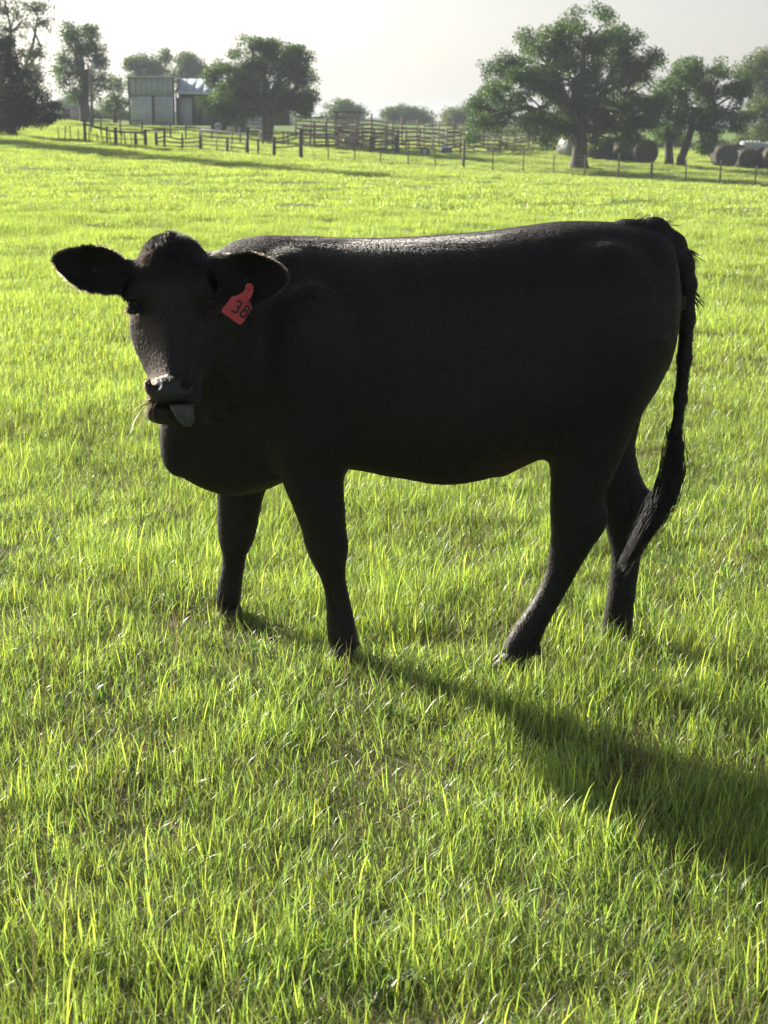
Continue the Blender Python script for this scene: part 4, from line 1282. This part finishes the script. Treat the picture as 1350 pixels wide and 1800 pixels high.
# --- metal barn -------------------------------------------------
def barn():
    Y = 128.0
    g = ground_at(230, Y)
    k = FPX / (Y * math.cos(PITCH) + .3)             # px per metre
    b = empty('metal_barn', g)
    tag(b, 'grey sheet metal barn with open lean-to behind the rounded oak', 'barn')
    w, h, dp = 76 / k, 3.75, 7.0
    zb = 0.0
    # tall closed bay: upper band of sheets, lower two door leaves
    n = 8
    for i in range(n):
        x0 = w * i / n
        m = MB(); m.box((x0 + w / n / 2, .02 + .012 * (i % 2), zb + h - .72), (w / n - .012, .03, 1.42)); m.build('sheet', M_steel_dark, b)
    for i, (x0, x1, mt) in enumerate(((.03, w * .50, M_steel), (w * .56, w - .03, M_steel_dark))):
        d = MB().box(((x0 + x1) / 2, -.03, zb + 1.13), (x1 - x0, .05, 2.28)).build('door', mt, b)
        for j in range(1, 5):
            xx = x0 + (x1 - x0) * j / 5
            MB().box((xx, -.062, zb + 1.13), (.05, .02, 2.24)).build('rib', mt, d)
        MB().box(((x0 + x1) / 2, -.065, zb + 1.55), (x1 - x0 - .1, .02, .07)).build('rail', M_steel_dark, d)
    MB().box((w / 2, .16, zb + h / 2), (w, .04, h - .05)).build('gap_blocker', M_dark, b)  # added dark sheet, keeps light from showing through the front gaps
    MB().box((w * .53, -.02, zb + 1.15), (.12, .09, 2.3)).build('door_post', M_dark, b)
    MB().box((-.06, .0, zb + h / 2), (.10, .12, h)).build('corner_post', M_dark, b)
    MB().box((w + .05, .0, zb + h / 2), (.10, .12, h)).build('corner_post', M_dark, b)
    MB().box((-.02, dp / 2 + .1, zb + h / 2), (.04, dp, h)).build('side_wall', M_steel_dark, b)
    MB().box((w + .02, dp / 2 + 1.6, zb + h / 2), (.04, dp - 3, h)).build('side_wall', M_steel_dark, b)
    m = MB(); m.box((w / 2 - .02, dp / 2 - .1, zb + h + .05), (w + .3, dp + .6, .07)); m.build('roof', M_white, b)
    # lean-to: roof falls towards the field
    L = 9.0
    ex = w + .12
    for i in range(12):
        x0, x1 = ex + L * i / 12, ex + L * (i + 1) / 12 - .015
        dz = .006 * (i % 2)
        v = [(x0, 0, h - 1.12 + dz - .02 * i), (x1, 0, h - 1.12 + dz - .02 * (i + 1)), (x1, 3.6, h + dz), (x0, 3.6, h + dz)]
        v += [(a, bb, c - .04) for a, bb, c in v]
        MB().poly(v, [(0, 1, 2, 3), (7, 6, 5, 4), (0, 4, 5, 1), (1, 5, 6, 2), (2, 6, 7, 3), (3, 7, 4, 0)]).build('roof_sheet', M_roof, b)
    MB().bar((ex, -.02, h - 1.20), (ex + L, -.02, h - 1.42), .08, .13).build('eave', M_white, b)
    for x in (ex + .1, ex + 2.7, ex + 5.6, ex + 8.7):
        MB().box((x, .12, (h - 1.3) / 2), (.13, .13, h - 1.3)).build('post', M_dark, b)
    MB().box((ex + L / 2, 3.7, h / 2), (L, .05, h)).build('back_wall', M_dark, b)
    MB().box((ex + .65, .9, 1.1), (1.15, .05, 2.2)).build('partition', M_steel_dark, b)
    MB().box((ex + 1.3, 1.2, 1.0), (.9, .06, 1.9)).build('doorway_shade', M_dark, b)  # dark panel painted as the shade inside the open doorway
    MB().box((ex + 3.4, 2.4, 1.0), (3.2, .06, 2.0)).build('partition', M_steel_dark, b)
    b.rotation_euler = (0, 0, 0)
barn()

# --- pale-roofed house behind the cedar --------------------------
def house():
    Y = 140.0
    g = ground_at(108, Y)
    k = FPX / (Y * math.cos(PITCH))
    b = empty('farm_house', g)
    tag(b, 'small house with pale pyramid roof behind the dark cedar', 'house')
    ev = (CAM_H + (230 - 190) / k) - g.z
    pk = (CAM_H + (230 - 170) / k) - g.z
    w = 2.1
    MB().box((0, 2.0, ev / 2), (w * 1.8, 4, ev)).build('wall', M_siding, b)
    v = [(-w, -.3, ev), (w, -.3, ev), (w, 4.4, ev), (-w, 4.4, ev), (-.5, 2.0, pk), (.3, 2.0, pk)]
    MB().poly(v, [(0, 1, 5, 4), (2, 3, 4, 5), (3, 2, 1, 0)], [(1, 2, 5), (3, 0, 4)]).build('roof', M_shingle, b)
    win = MB().box((.5, -.04, ev * .55), (.9, .08, .9)).build('window', M_white, b)
    MB().box((.5, -.10, ev * .55), (.74, .04, .74)).build('pane', M_glass, win)
    for x in (-w + .15, w - .15):
        MB().box((x, -.2, ev / 2), (.1, .1, ev)).build('porch_post', M_white, b)
house()

# --- small white shed far behind the rounded oak -----------------
def shed():
    g = ground_at(505, 165)
    b = empty('white_shed', g)
    tag(b, 'tiny white shed far behind the rounded oak, right of its trunk', 'shed')
    MB().box((0, 1, .75), (1.7, 2, 1.5)).build('wall', M_white, b)
    v = [(-1, -.1, 1.5), (1, -.1, 1.5), (1, 2.1, 1.5), (-1, 2.1, 1.5), (-1, 1, 2.0), (1, 1, 2.0)]
    MB().poly(v, [(0, 1, 5, 4), (2, 3, 4, 5), (3, 2, 1, 0)], [(1, 2, 5), (3, 0, 4)]).build('roof', M_roof, b)
    MB().box((.3, -.03, .5), (.5, .06, .95)).build('door', M_steel_dark, b)
shed()

# --- utility pole -------------------------------------------------
def pole():
    g = ground_at(163, 118)
    b = empty('utility_pole', g)
    tag(b, 'wooden utility pole with pale transformer can in front of the open tree', 'utility pole')
    MB().tube([(0, 0, -.3), (0, 0, 4.9)], [.12, .09], 10).build('pole', M_wood, b, True)
    MB().tube([(.16, -.12, 4.05), (.16, -.12, 4.62)], .16, 12).build('transformer', M_rim, b, True)
    MB().bar((-.5, 0, 4.75), (.5, 0, 4.75), .08).build('crossarm', M_wood, b)
pole()

# --- tractor under the oak -----------------------------------------
def wheel(name, parent, c, R, w):
    t = MB()
    ring = []
    n = 20
    for (rr, ww) in ((R * .62, -.5), (R * .94, -.5), (R, -.36), (R, .36), (R * .94, .5), (R * .62, .5)):
        ring.append([(c[0] + rr * math.cos(a), c[1] + ww * w, c[2] + rr * math.sin(a)) for a in np.linspace(0, 2 * math.pi, n, endpoint=False)])
    v = [p for rg in ring for p in rg]
    q = [(i * n + j, i * n + (j + 1) % n, ((i + 1) % 6) * n + (j + 1) % n, ((i + 1) % 6) * n + j) for i in range(6) for j in range(n)]
    o = t.poly(v, q).build(name, M_tyre, parent, True)
    MB().tube([(c[0], c[1] - w * .42, c[2]), (c[0], c[1] - w * .25, c[2]), (c[0], c[1] + w * .42, c[2])], [R * .45, R * .64, R * .64], 20).build('rim', M_rim, o, True)
    MB().tube([(c[0], c[1] - w * .5, c[2]), (c[0], c[1] - w * .3, c[2])], R * .16, 10).build('hub', M_dark, o, True)
    return o
def tractor():
    Y = 116.0
    g = ground_at(385, Y)
    b = empty('tractor', g)
    tag(b, 'dark blue tractor with pale wheel rims parked under the rounded oak', 'tractor')
    wheel('wheel', b, (0, -.55, .50), .50, .32); wheel('wheel', b, (0, .55, .50), .50, .32)
    wheel('wheel', b, (1.55, -.5, .32), .32, .20); wheel('wheel', b, (1.55, .5, .32), .32, .20)
    v = [(.35, -.28, .55), (1.95, -.26, .50), (1.95, .26, .50), (.35, .28, .55), (.35, -.26, 1.12), (1.9, -.22, .98), (1.9, .22, .98), (.35, .26, 1.12)]
    MB().poly(v, [(3, 2, 1, 0), (4, 5, 6, 7), (0, 1, 5, 4), (1, 2, 6, 5), (2, 3, 7, 6), (3, 0, 4, 7)]).build('hood', M_blue, b)
    MB().box((-.1, 0, .72), (.9, .6, .35)).build('chassis', M_dark, b)
    for s in (-1, 1):
        MB().tube([(-.42, s * .55, .85), (-.25, s * .55, 1.06), (.1, s * .55, 1.12), (.42, s * .55, .95)], .09, 6).build('fender', M_blue, b, True)
    MB().box((-.2, 0, 1.02), (.42, .42, .12)).build('seat', M_dark, b)
    MB().box((-.40, 0, 1.25), (.10, .42, .42)).build('backrest', M_dark, b)
    MB().tube([(.35, 0, 1.1), (.18, 0, 1.38)], .025, 6).build('steering_column', M_dark, b)
    MB().tube([(1.3, -.12, 1.0), (1.3, -.12, 1.55)], .035, 8).build('exhaust', M_dark, b, True)
tractor()
def trailer():
    g = ground_at(428, 119)
    b = empty('stock_trailer', g)
    tag(b, 'small blue grey stock trailer half hidden by the rounded oak trunk', 'trailer')
    MB().box((0, 0, .45), (2.6, 1.6, .10)).build('bed', M_dark, b)
    for z in (.62, .86, 1.10, 1.34):
        MB().box((0, -.8, z), (2.6, .05, .16)).build('slat', M_steel, b)
        MB().box((0, .8, z), (2.6, .05, .16)).build('slat', M_steel, b)
    for x in (-1.28, -.4, .45, 1.28):
        for s in (-1, 1):
            MB().box((x, s * .84, .95), (.07, .03, 1.0)).build('upright', M_steel_dark, b)
    for s in (-1, 1): wheel('wheel', b, (.1, s * .9, .30), .30, .18)
trailer()

# --- corral fence (left), posts and rails ------------------------
def V3(u, v, Y):
    return pix(u, v, Y)
FY = 82.0
def post_part(parent, u, vt, vb, Y, rad, material, name='post', n=8, lean=0.0, square=False):
    g = ground_at(u, Y)
    k = FPX / (Y * math.cos(PITCH))
    hgt = max(.5, (vb - vt) / k)
    o = Vector(parent.location)
    p0 = np.array(g - o) + (0, 0, -.25); p1 = np.array(g - o) + (lean, 0, hgt)
    m = MB()
    if square: m.bar(p0, p1, rad * 2, rad * 2)
    else: m.tube([p0, p0 * .5 + p1 * .5 + rng.normal(0, .008, 3), p1], [rad, rad * .96, rad * .9], n)
    m.build(name, material, parent, not square)
    return Vector(p1)
def rail_part(parent, a, b, r, material, name='rail', sag=0.0):
    a, b = np.array(a), np.array(b)
    MB().tube([a, (a + b) / 2 - (0, 0, sag), b], r, 6).build(name, material, parent, True)
def corral():
    f = empty('corral_fence', ground_at(200, FY))
    tag(f, 'dark post and rail corral fence in front of the barn', 'fence')
    o = Vector(f.location)
    P = {}
    for (u, vt, vb, r) in ((150, 206, 245, .085), (189, 211, 245, .06), (204, 215, 247, .10), (238, 215, 240, .07), (256, 216, 248, .10), (275, 217, 246, .09), (290, 211, 250, .07), (321, 224, 252, .06), (353, 223, 257, .10), (400, 229, 256, .08), (435, 228, 264, .105), (454, 230, 260, .06), (482, 233, 266, .10), (529, 218, 270, .11)):
        P[u] = post_part(f, u, vt, vb, FY, r, M_post)
    for u in (102, 113, 125, 138, 158, 173, 182, 196, 212, 221, 232, 243):
        post_part(f, u, 219 + rng.uniform(-4, 3), 243, FY, .03, M_post, name='stay', lean=rng.uniform(-.12, .12))
    def rail(u0, u1, fr, r=.04, m=M_post):
        a, b = P[u0].copy(), P[u1].copy()
        ga, gb = ground_at(u0, FY) - o, ground_at(u1, FY) - o
        A, B = ga.lerp(a, fr), gb.lerp(b, fr)
        A.y -= .06; B.y -= .06
        rail_part(f, A, B, r, m, sag=.01)
    seq = (150, 189, 204, 256)
    for a, b in zip(seq[:-1], seq[1:]):
        rail(a, b, .80 if a != 150 else .82, .05); rail(a, b, .42, .022)
    rail(256, 290, .93, .04)
    for a, b in ((275, 290), (290, 321), (321, 353)):
        for fr in (.25, .5, .75): rail(a, b, fr * (.85 if b != 353 else .9), .032)
    for a, b in ((435, 454), (454, 482)): rail(a, b, .85, .028)
    for a, b in ((482, 529),):
        for fr in (.90, .72, .45): rail(a, b, fr * (1 if fr < .8 else .97), .035)
    # tube gate with a pale top bar
    gate = empty('tube_gate', ground_at(394, FY))
    tag(gate, 'tubular metal gate with a pale top bar before the tractor', 'gate')
    og = Vector(gate.location)
    a, b = ground_at(355, FY) - og, ground_at(434, FY) - og
    a.y -= .12; b.y -= .12
    for i, z in enumerate((.10, .32, .54, .78, 1.06)):
        rail_part(gate, a + Vector((0, 0, z)), b + Vector((0, 0, z)), .028 if i < 4 else .036, M_pipe if i < 4 else M_white, name='bar')
    for t in (0, .34, .67, 1):
        p = a.lerp(b, t); rail_part(gate, p + Vector((0, -.03, .08)), p + Vector((0, -.03, 1.08)), .026, M_pipe, name='upright')
corral()

def back_fence():
    Y = 96.0
    f = empty('corral_fence', ground_at(380, Y))
    tag(f, 'inner corral fence of thin posts between the gate and the barn', 'fence')
    o = Vector(f.location)
    last = None
    for u in (160, 178, 212, 250, 300, 327, 372, 408, 423, 462, 498, 506, 545):
        t = post_part(f, u, 0, 30, Y, .055, M_post)
        if last is not None:
            for z in (.0, .35): rail_part(f, last - Vector((0, .06, z + .05)), t - Vector((0, .06, z + .05)), .02, M_post)
        last = t
back_fence()

# --- wire fence on steel posts (right) -----------------------------
def wire_fence():
    f = empty('wire_fence', ground_at(815, 80.0))
    tag(f, 'long wire fence on thin posts crossing the field at the right', 'fence')
    o = Vector(f.location)
    tops = []
    def yat(u): return 82.0 - 3.0 * (u - 529) / 800
    for (u, vt, vb, r, kind) in ((529, 228, 270, .0, 0), (577, 238, 276, .028, 1), (623, 240, 279, .028, 1), (669, 243, 283, .028, 1), (717, 246, 288, .032, 1), (765, 250, 291, .026, 1), (814, 249, 297, .075, 2), (866, 260, 299, .028, 1), (919, 264, 304, .028, 1), (972, 268, 307, .028, 1), (1027, 270, 311, .028, 1), (1086, 269, 315, .035, 3), (1143, 283, 319, .075, 4), (1205, 276, 322, .032, 3), (1265, 278, 327, .036, 3), (1326, 289, 331, .032, 3), (1390, 295, 335, .032, 3)):
        Y = yat(u)
        if kind == 0:
            tops.append(ground_at(u, Y) - o); continue
        m = {1: M_tpost, 2: M_wood, 3: M_tpost, 4: M_wood}[kind]
        t = post_part(f, u, vt, vb, Y, r, m, lean=rng.uniform(-.02, .05) if kind != 2 else .06, square=(kind in (1, 3)))
        if kind == 3:
            rail_part(f, t - Vector((0, 0, .30)), t + Vector((0, 0, .01)), .042, M_rim, name='post_tip')
        tops.append(ground_at(u, Y) - o)
    for z in (.18, .42, .66, .90, 1.12):
        pts = [np.array(p + Vector((0, -.06, z))) for p in tops]
        MB().tube(pts, .0065, 4).build('wire', M_wire, f, True)
wire_fence()

# --- cattle pens -----------------------------------------------------
def pen(label, u0, u1, Y, h, n_rail, posts, mats, seed, slant=0.0):
    r = np.random.default_rng(seed)
    f = empty('cattle_pen', ground_at(u0, Y))
    tag(f, label, 'pen', 'rusty cattle pens behind the wire fence')
    o = Vector(f.location)
    us = np.linspace(u0, u1, posts)
    base = [ground_at(u, Y + slant * i) - o for i, u in enumerate(us)]
    for b in base:
        hh = h * r.uniform(.95, 1.25)
        MB().tube([np.array(b) - (0, 0, .2), np.array(b) + (0, 0, hh)], .065, 7).build('post', mats[r.integers(0, len(mats))], f, True)
    for a, b in zip(base[:-1], base[1:]):
        for k in range(n_rail):
            z = h * (k + .7) / n_rail
            if r.uniform() < .08: continue
            m = mats[r.integers(0, len(mats))]
            A = np.array(a) + (0.03, -.08, z + r.normal(0, .03)); B_ = np.array(b) + (-.03, -.08, z + r.normal(0, .03))
            MB().bar(A, B_, .045, .11).build('rail', m, f)
M_rust_pale = mat('pale_weathered_rail', (.46, .40, .36), rough=.85, noise_scale=5, noise_amt=.3)
M_rust_red = mat('red_brown_rail', (.32, .17, .13), rough=.85, noise_scale=5, noise_amt=.35)
pen('nearest rusty rail pen, left part below the chute roof', 532, 700, 101, 1.4, 6, 9, [M_rust, M_rust_pale, M_post, M_rust], 71)
pen('long red-brown rail pen right of the dark gate posts', 690, 880, 103, 1.5, 6, 9, [M_rust_red, M_rust, M_rust_pale], 72)
pen('pale-topped short pen at the right end beside the largest oak', 868, 960, 108, 1.55, 5, 5, [M_rust_red, M_rust_pale, M_rust_pale], 73)
pen('back row of grey rails seen above the nearest pen', 520, 760, 112, 1.7, 6, 10, [M_rust_pale, M_rust, M_wood], 74)
pen('back row of rails behind the long red-brown pen', 745, 930, 115, 1.7, 6, 8, [M_rust_pale, M_rust_red, M_wood], 75)

def chute():
    Y = 105.0
    g = ground_at(610, Y)
    b = empty('loading_chute', g)
    tag(b, 'rusty slatted loading chute with a dark flat roof among the pens', 'chute')
    w, dpt, h = 1.5, 1.8, 2.15
    for x in (-w / 2, w / 2):
        for y in (0, dpt):
            MB().box((x, y, h / 2), (.10, .10, h)).build('post', M_rust, b)
    for k in range(6):
        z = .25 + k * .32
        MB().box((0, -.07, z), (w + .06, .05, .20)).build('slat', (M_rust, M_rust_pale, M_rust)[k % 3], b)
        MB().box((-w / 2 - .07, dpt / 2, z), (.05, dpt, .20)).build('slat', M_rust, b)
    MB().box((0, dpt / 2, h + .05), (w + .3, dpt + .3, .10)).build('roof', M_post, b)
chute()
def truck_box():
    g = ground_at(583, 107)
    b = empty('flatbed_trailer', g)
    tag(b, 'pale flatbed trailer with a white headboard left of the chute', 'trailer')
    MB().box((.9, 0, .62), (2.6, 1.5, .12)).build('bed', M_rust_pale, b)
    MB().box((-.1, -.1, 1.15), (1.0, 1.4, .16)).build('headboard', M_white, b)
    for x in (-.5, .3):
        MB().box((x, -.6, .85), (.10, .08, .55)).build('stake', M_white, b)
    for s in (-1, 1): wheel('wheel', b, (1.2, s * .8, .32), .32, .2)
truck_box()
def pen_gate():
    g = ground_at(675, 98)
    b = empty('pen_gate', g)
    tag(b, 'low gate between two thick dark posts in the pen', 'gate')
    for x in (-.78, .78): MB().tube([(x, 0, -.2), (x, 0, 1.05)], .12, 8).build('post', M_post, b, True)
    for z in (.25, .5, .72): MB().bar((-.7, -.03, z), (.7, -.03, z), .04, .07).build('bar', M_rust_pale if z == .5 else M_post, b)
pen_gate()
b = empty('feed_barrel', ground_at(785, 100)); tag(b, 'small blue plastic barrel lying against the long pen', 'barrel')
MB().tube([(-.35, 0, .22), (-.33, 0, .22), (.33, 0, .22), (.35, 0, .22)], [.18, .21, .21, .18], 14).build('drum', mat('blue_plastic', (.04, .08, .24), rough=.4), b, True)
for x in (-.15, .15): MB().tube([(x - .02, 0, .22), (x + .02, 0, .22)], .222, 14).build('hoop', M_blue, b, True)
b = empty('old_tyre', ground_at(747, 98)); tag(b, 'old black tyre standing on the grass before the pens', 'tyre')
wheel('tyre', b, (0, 0, .28), .28, .2)

# --- hay bales --------------------------------------------------------
def bale(u, v, Y, R, wd, rz, material, wrap, label, seed):
    r = np.random.default_rng(seed)
    g = ground_at(u, Y)
    o = empty('hay_bale', (g.x, g.y, g.z - .04), rz)
    tag(o, label, 'hay bale', 'round hay bales')
    n = 28
    v, q = [], []
    prof = [(-.5, .0), (-.5, .35), (-.49, .7), (-.48, .93), (-.44, .99), (-.25, 1.0), (0, 1.01), (.25, 1.0), (.44, .99), (.48, .93), (.49, .7), (.5, .35), (.5, .0)]
    for (a, rr) in prof:
        for k in range(n):
            t = 2 * math.pi * k / n
            j = 1 + r.normal(0, .012)
            sq = 1 - .05 * max(0, -math.sin(t)) ** 2
            v.append((R * rr * j * math.cos(t) * 1.03, a * wd + r.normal(0, .01), R + R * rr * j * math.sin(t) * sq))
    for i in range(len(prof) - 1):
        for k in range(n):
            q.append((i * n + k, i * n + (k + 1) % n, (i + 1) * n + (k + 1) % n, (i + 1) * n + k))
    MB().poly(v, q).build('bale_body', material, o, True)
    for a in np.linspace(-.38, .38, 5):
        MB().tube([(R * 1.035 * math.cos(t), a * wd, R + R * 1.02 * math.sin(t)) for t in np.linspace(0, 2 * math.pi, 25)], .018, 4, False).build('twine', wrap, o, True)
bale(1004, 0, 99, .70, 1.3, .5, M_wrap, M_pipe, 'pale wrapped hay bale just left of the largest oak trunk', 81)
bale(1046, 0, 97, .68, 1.3, .25, M_hay_dark, M_hay, 'dark hay bale just right of the largest oak trunk', 82)
bale(1070, 0, 98.5, .70, 1.3, .2, M_hay_dark, M_hay, 'second dark hay bale right of the largest oak trunk', 83)
bale(1100, 0, 97, .70, 1.3, .15, M_hay_dark, M_hay, 'third dark hay bale right of the largest oak trunk', 84)
bale(1131, 0, 96, .72, 1.3, .15, M_hay_dark, M_hay, 'dark hay bale nearest the double-trunked oak', 85)
bale(1272, 0, 98, .70, 1.3, .1, M_hay_dark, M_hay, 'leftmost of the dark bales right of the double-trunked oak', 86)
bale(1290, 0, 101, .70, 1.3, .1, M_hay_dark, M_hay, 'dark hay bale peeping out behind the leftmost right-hand bale', 87)
bale(1311, 0, 99, .66, 1.3, .1, M_hay_dark, M_hay, 'middle dark bale of the row cut by the right picture edge', 88)
bale(1333, 0, 99, .66, 1.3, .1, M_hay_dark, M_hay, 'second bale from the right picture edge', 89)
bale(1356, 0, 98, .66, 1.3, .1, M_hay_dark, M_hay, 'bale cut off by the right picture edge', 90)
bale(1318, 0, 106, .72, 1.4, 1.5, M_wrap, M_pipe, 'white wrapped bale behind the row at the right edge', 91)
bale(1346, 0, 106, .72, 1.4, 1.5, M_wrap, M_pipe, 'white wrapped bale behind the bale at the right picture edge', 92)
# ------------------------------------------------------------------ haze
hz = MB().box((0, 700, 8.5), (2400, 1600, 27)).build('haze', None)
M_haze = bpy.data.materials.new('haze'); M_haze.use_nodes = True
_n = M_haze.node_tree; _n.nodes.clear()
_o = _n.nodes.new('ShaderNodeOutputMaterial'); _v = _n.nodes.new('ShaderNodeVolumePrincipled')
_v.inputs['Color'].default_value = (.80, .90, 1.0, 1)
_v.inputs['Density'].default_value = .00055
_v.inputs['Anisotropy'].default_value = .05
_n.links.new(_v.outputs[0], _o.inputs['Volume'])
hz.data.materials.append(M_haze)
tag(hz, kind='stuff')

# ------------------------------------------------------------------ dry grass hanging from the mouth
def wisp():
    r = np.random.default_rng(91)
    o = empty('grass_wisp', tuple(hp(-.072, 1.0, -.02)))
    tag(o, "pale wisp of dry grass hanging from the corner of the cow's mouth", 'grass wisp')
    ox = np.array(o.location)
    M_straw = leaf_material('straw', (.42, .38, .20), (.30, .30, .12), patches=False, gloss=.05)
    for i in range(22):
        st_ = hp(-.062 + r.normal(0, .008), 1.0 + r.normal(0, .015), -.012 + r.normal(0, .010)) - ox
        L = r.uniform(.03, .085)
        d = np.array((-.75 + r.normal(0, .35), r.normal(-.1, .3), -.55 + r.normal(0, .35)))
        d /= np.linalg.norm(d)
        c = np.cross(d, r.normal(0, 1, 3)) * .35
        pts = [st_ + (d * t + c * t * t + np.array((0, 0, -.55)) * t * t) * L for t in np.linspace(-.1, 1, 5)]
        w = np.cross(d, r.normal(0, 1, 3)); w /= np.linalg.norm(w)
        ww = r.uniform(.0010, .0022)
        V, q = [], []
        for k, p in enumerate(pts):
            f = ww * (1 - .8 * (k / 4) ** 2)
            V += [p - w * f, p + w * f]
        q = [(2 * k, 2 * k + 1, 2 * k + 3, 2 * k + 2) for k in range(4)]
        me = mesh_from('stalk', np.array(V), [np.array(q)], True)
        at = me.attributes.new('tint', 'FLOAT_COLOR', 'POINT')
        at.data.foreach_set('color', np.tile(np.array((r.uniform(.2, .9), r.uniform(.3, 1), r.uniform(0, .5), 1), np.float32), (len(V), 1)).ravel())
        me.materials.append(M_straw)
        link('stalk', me, None, o)
wisp()
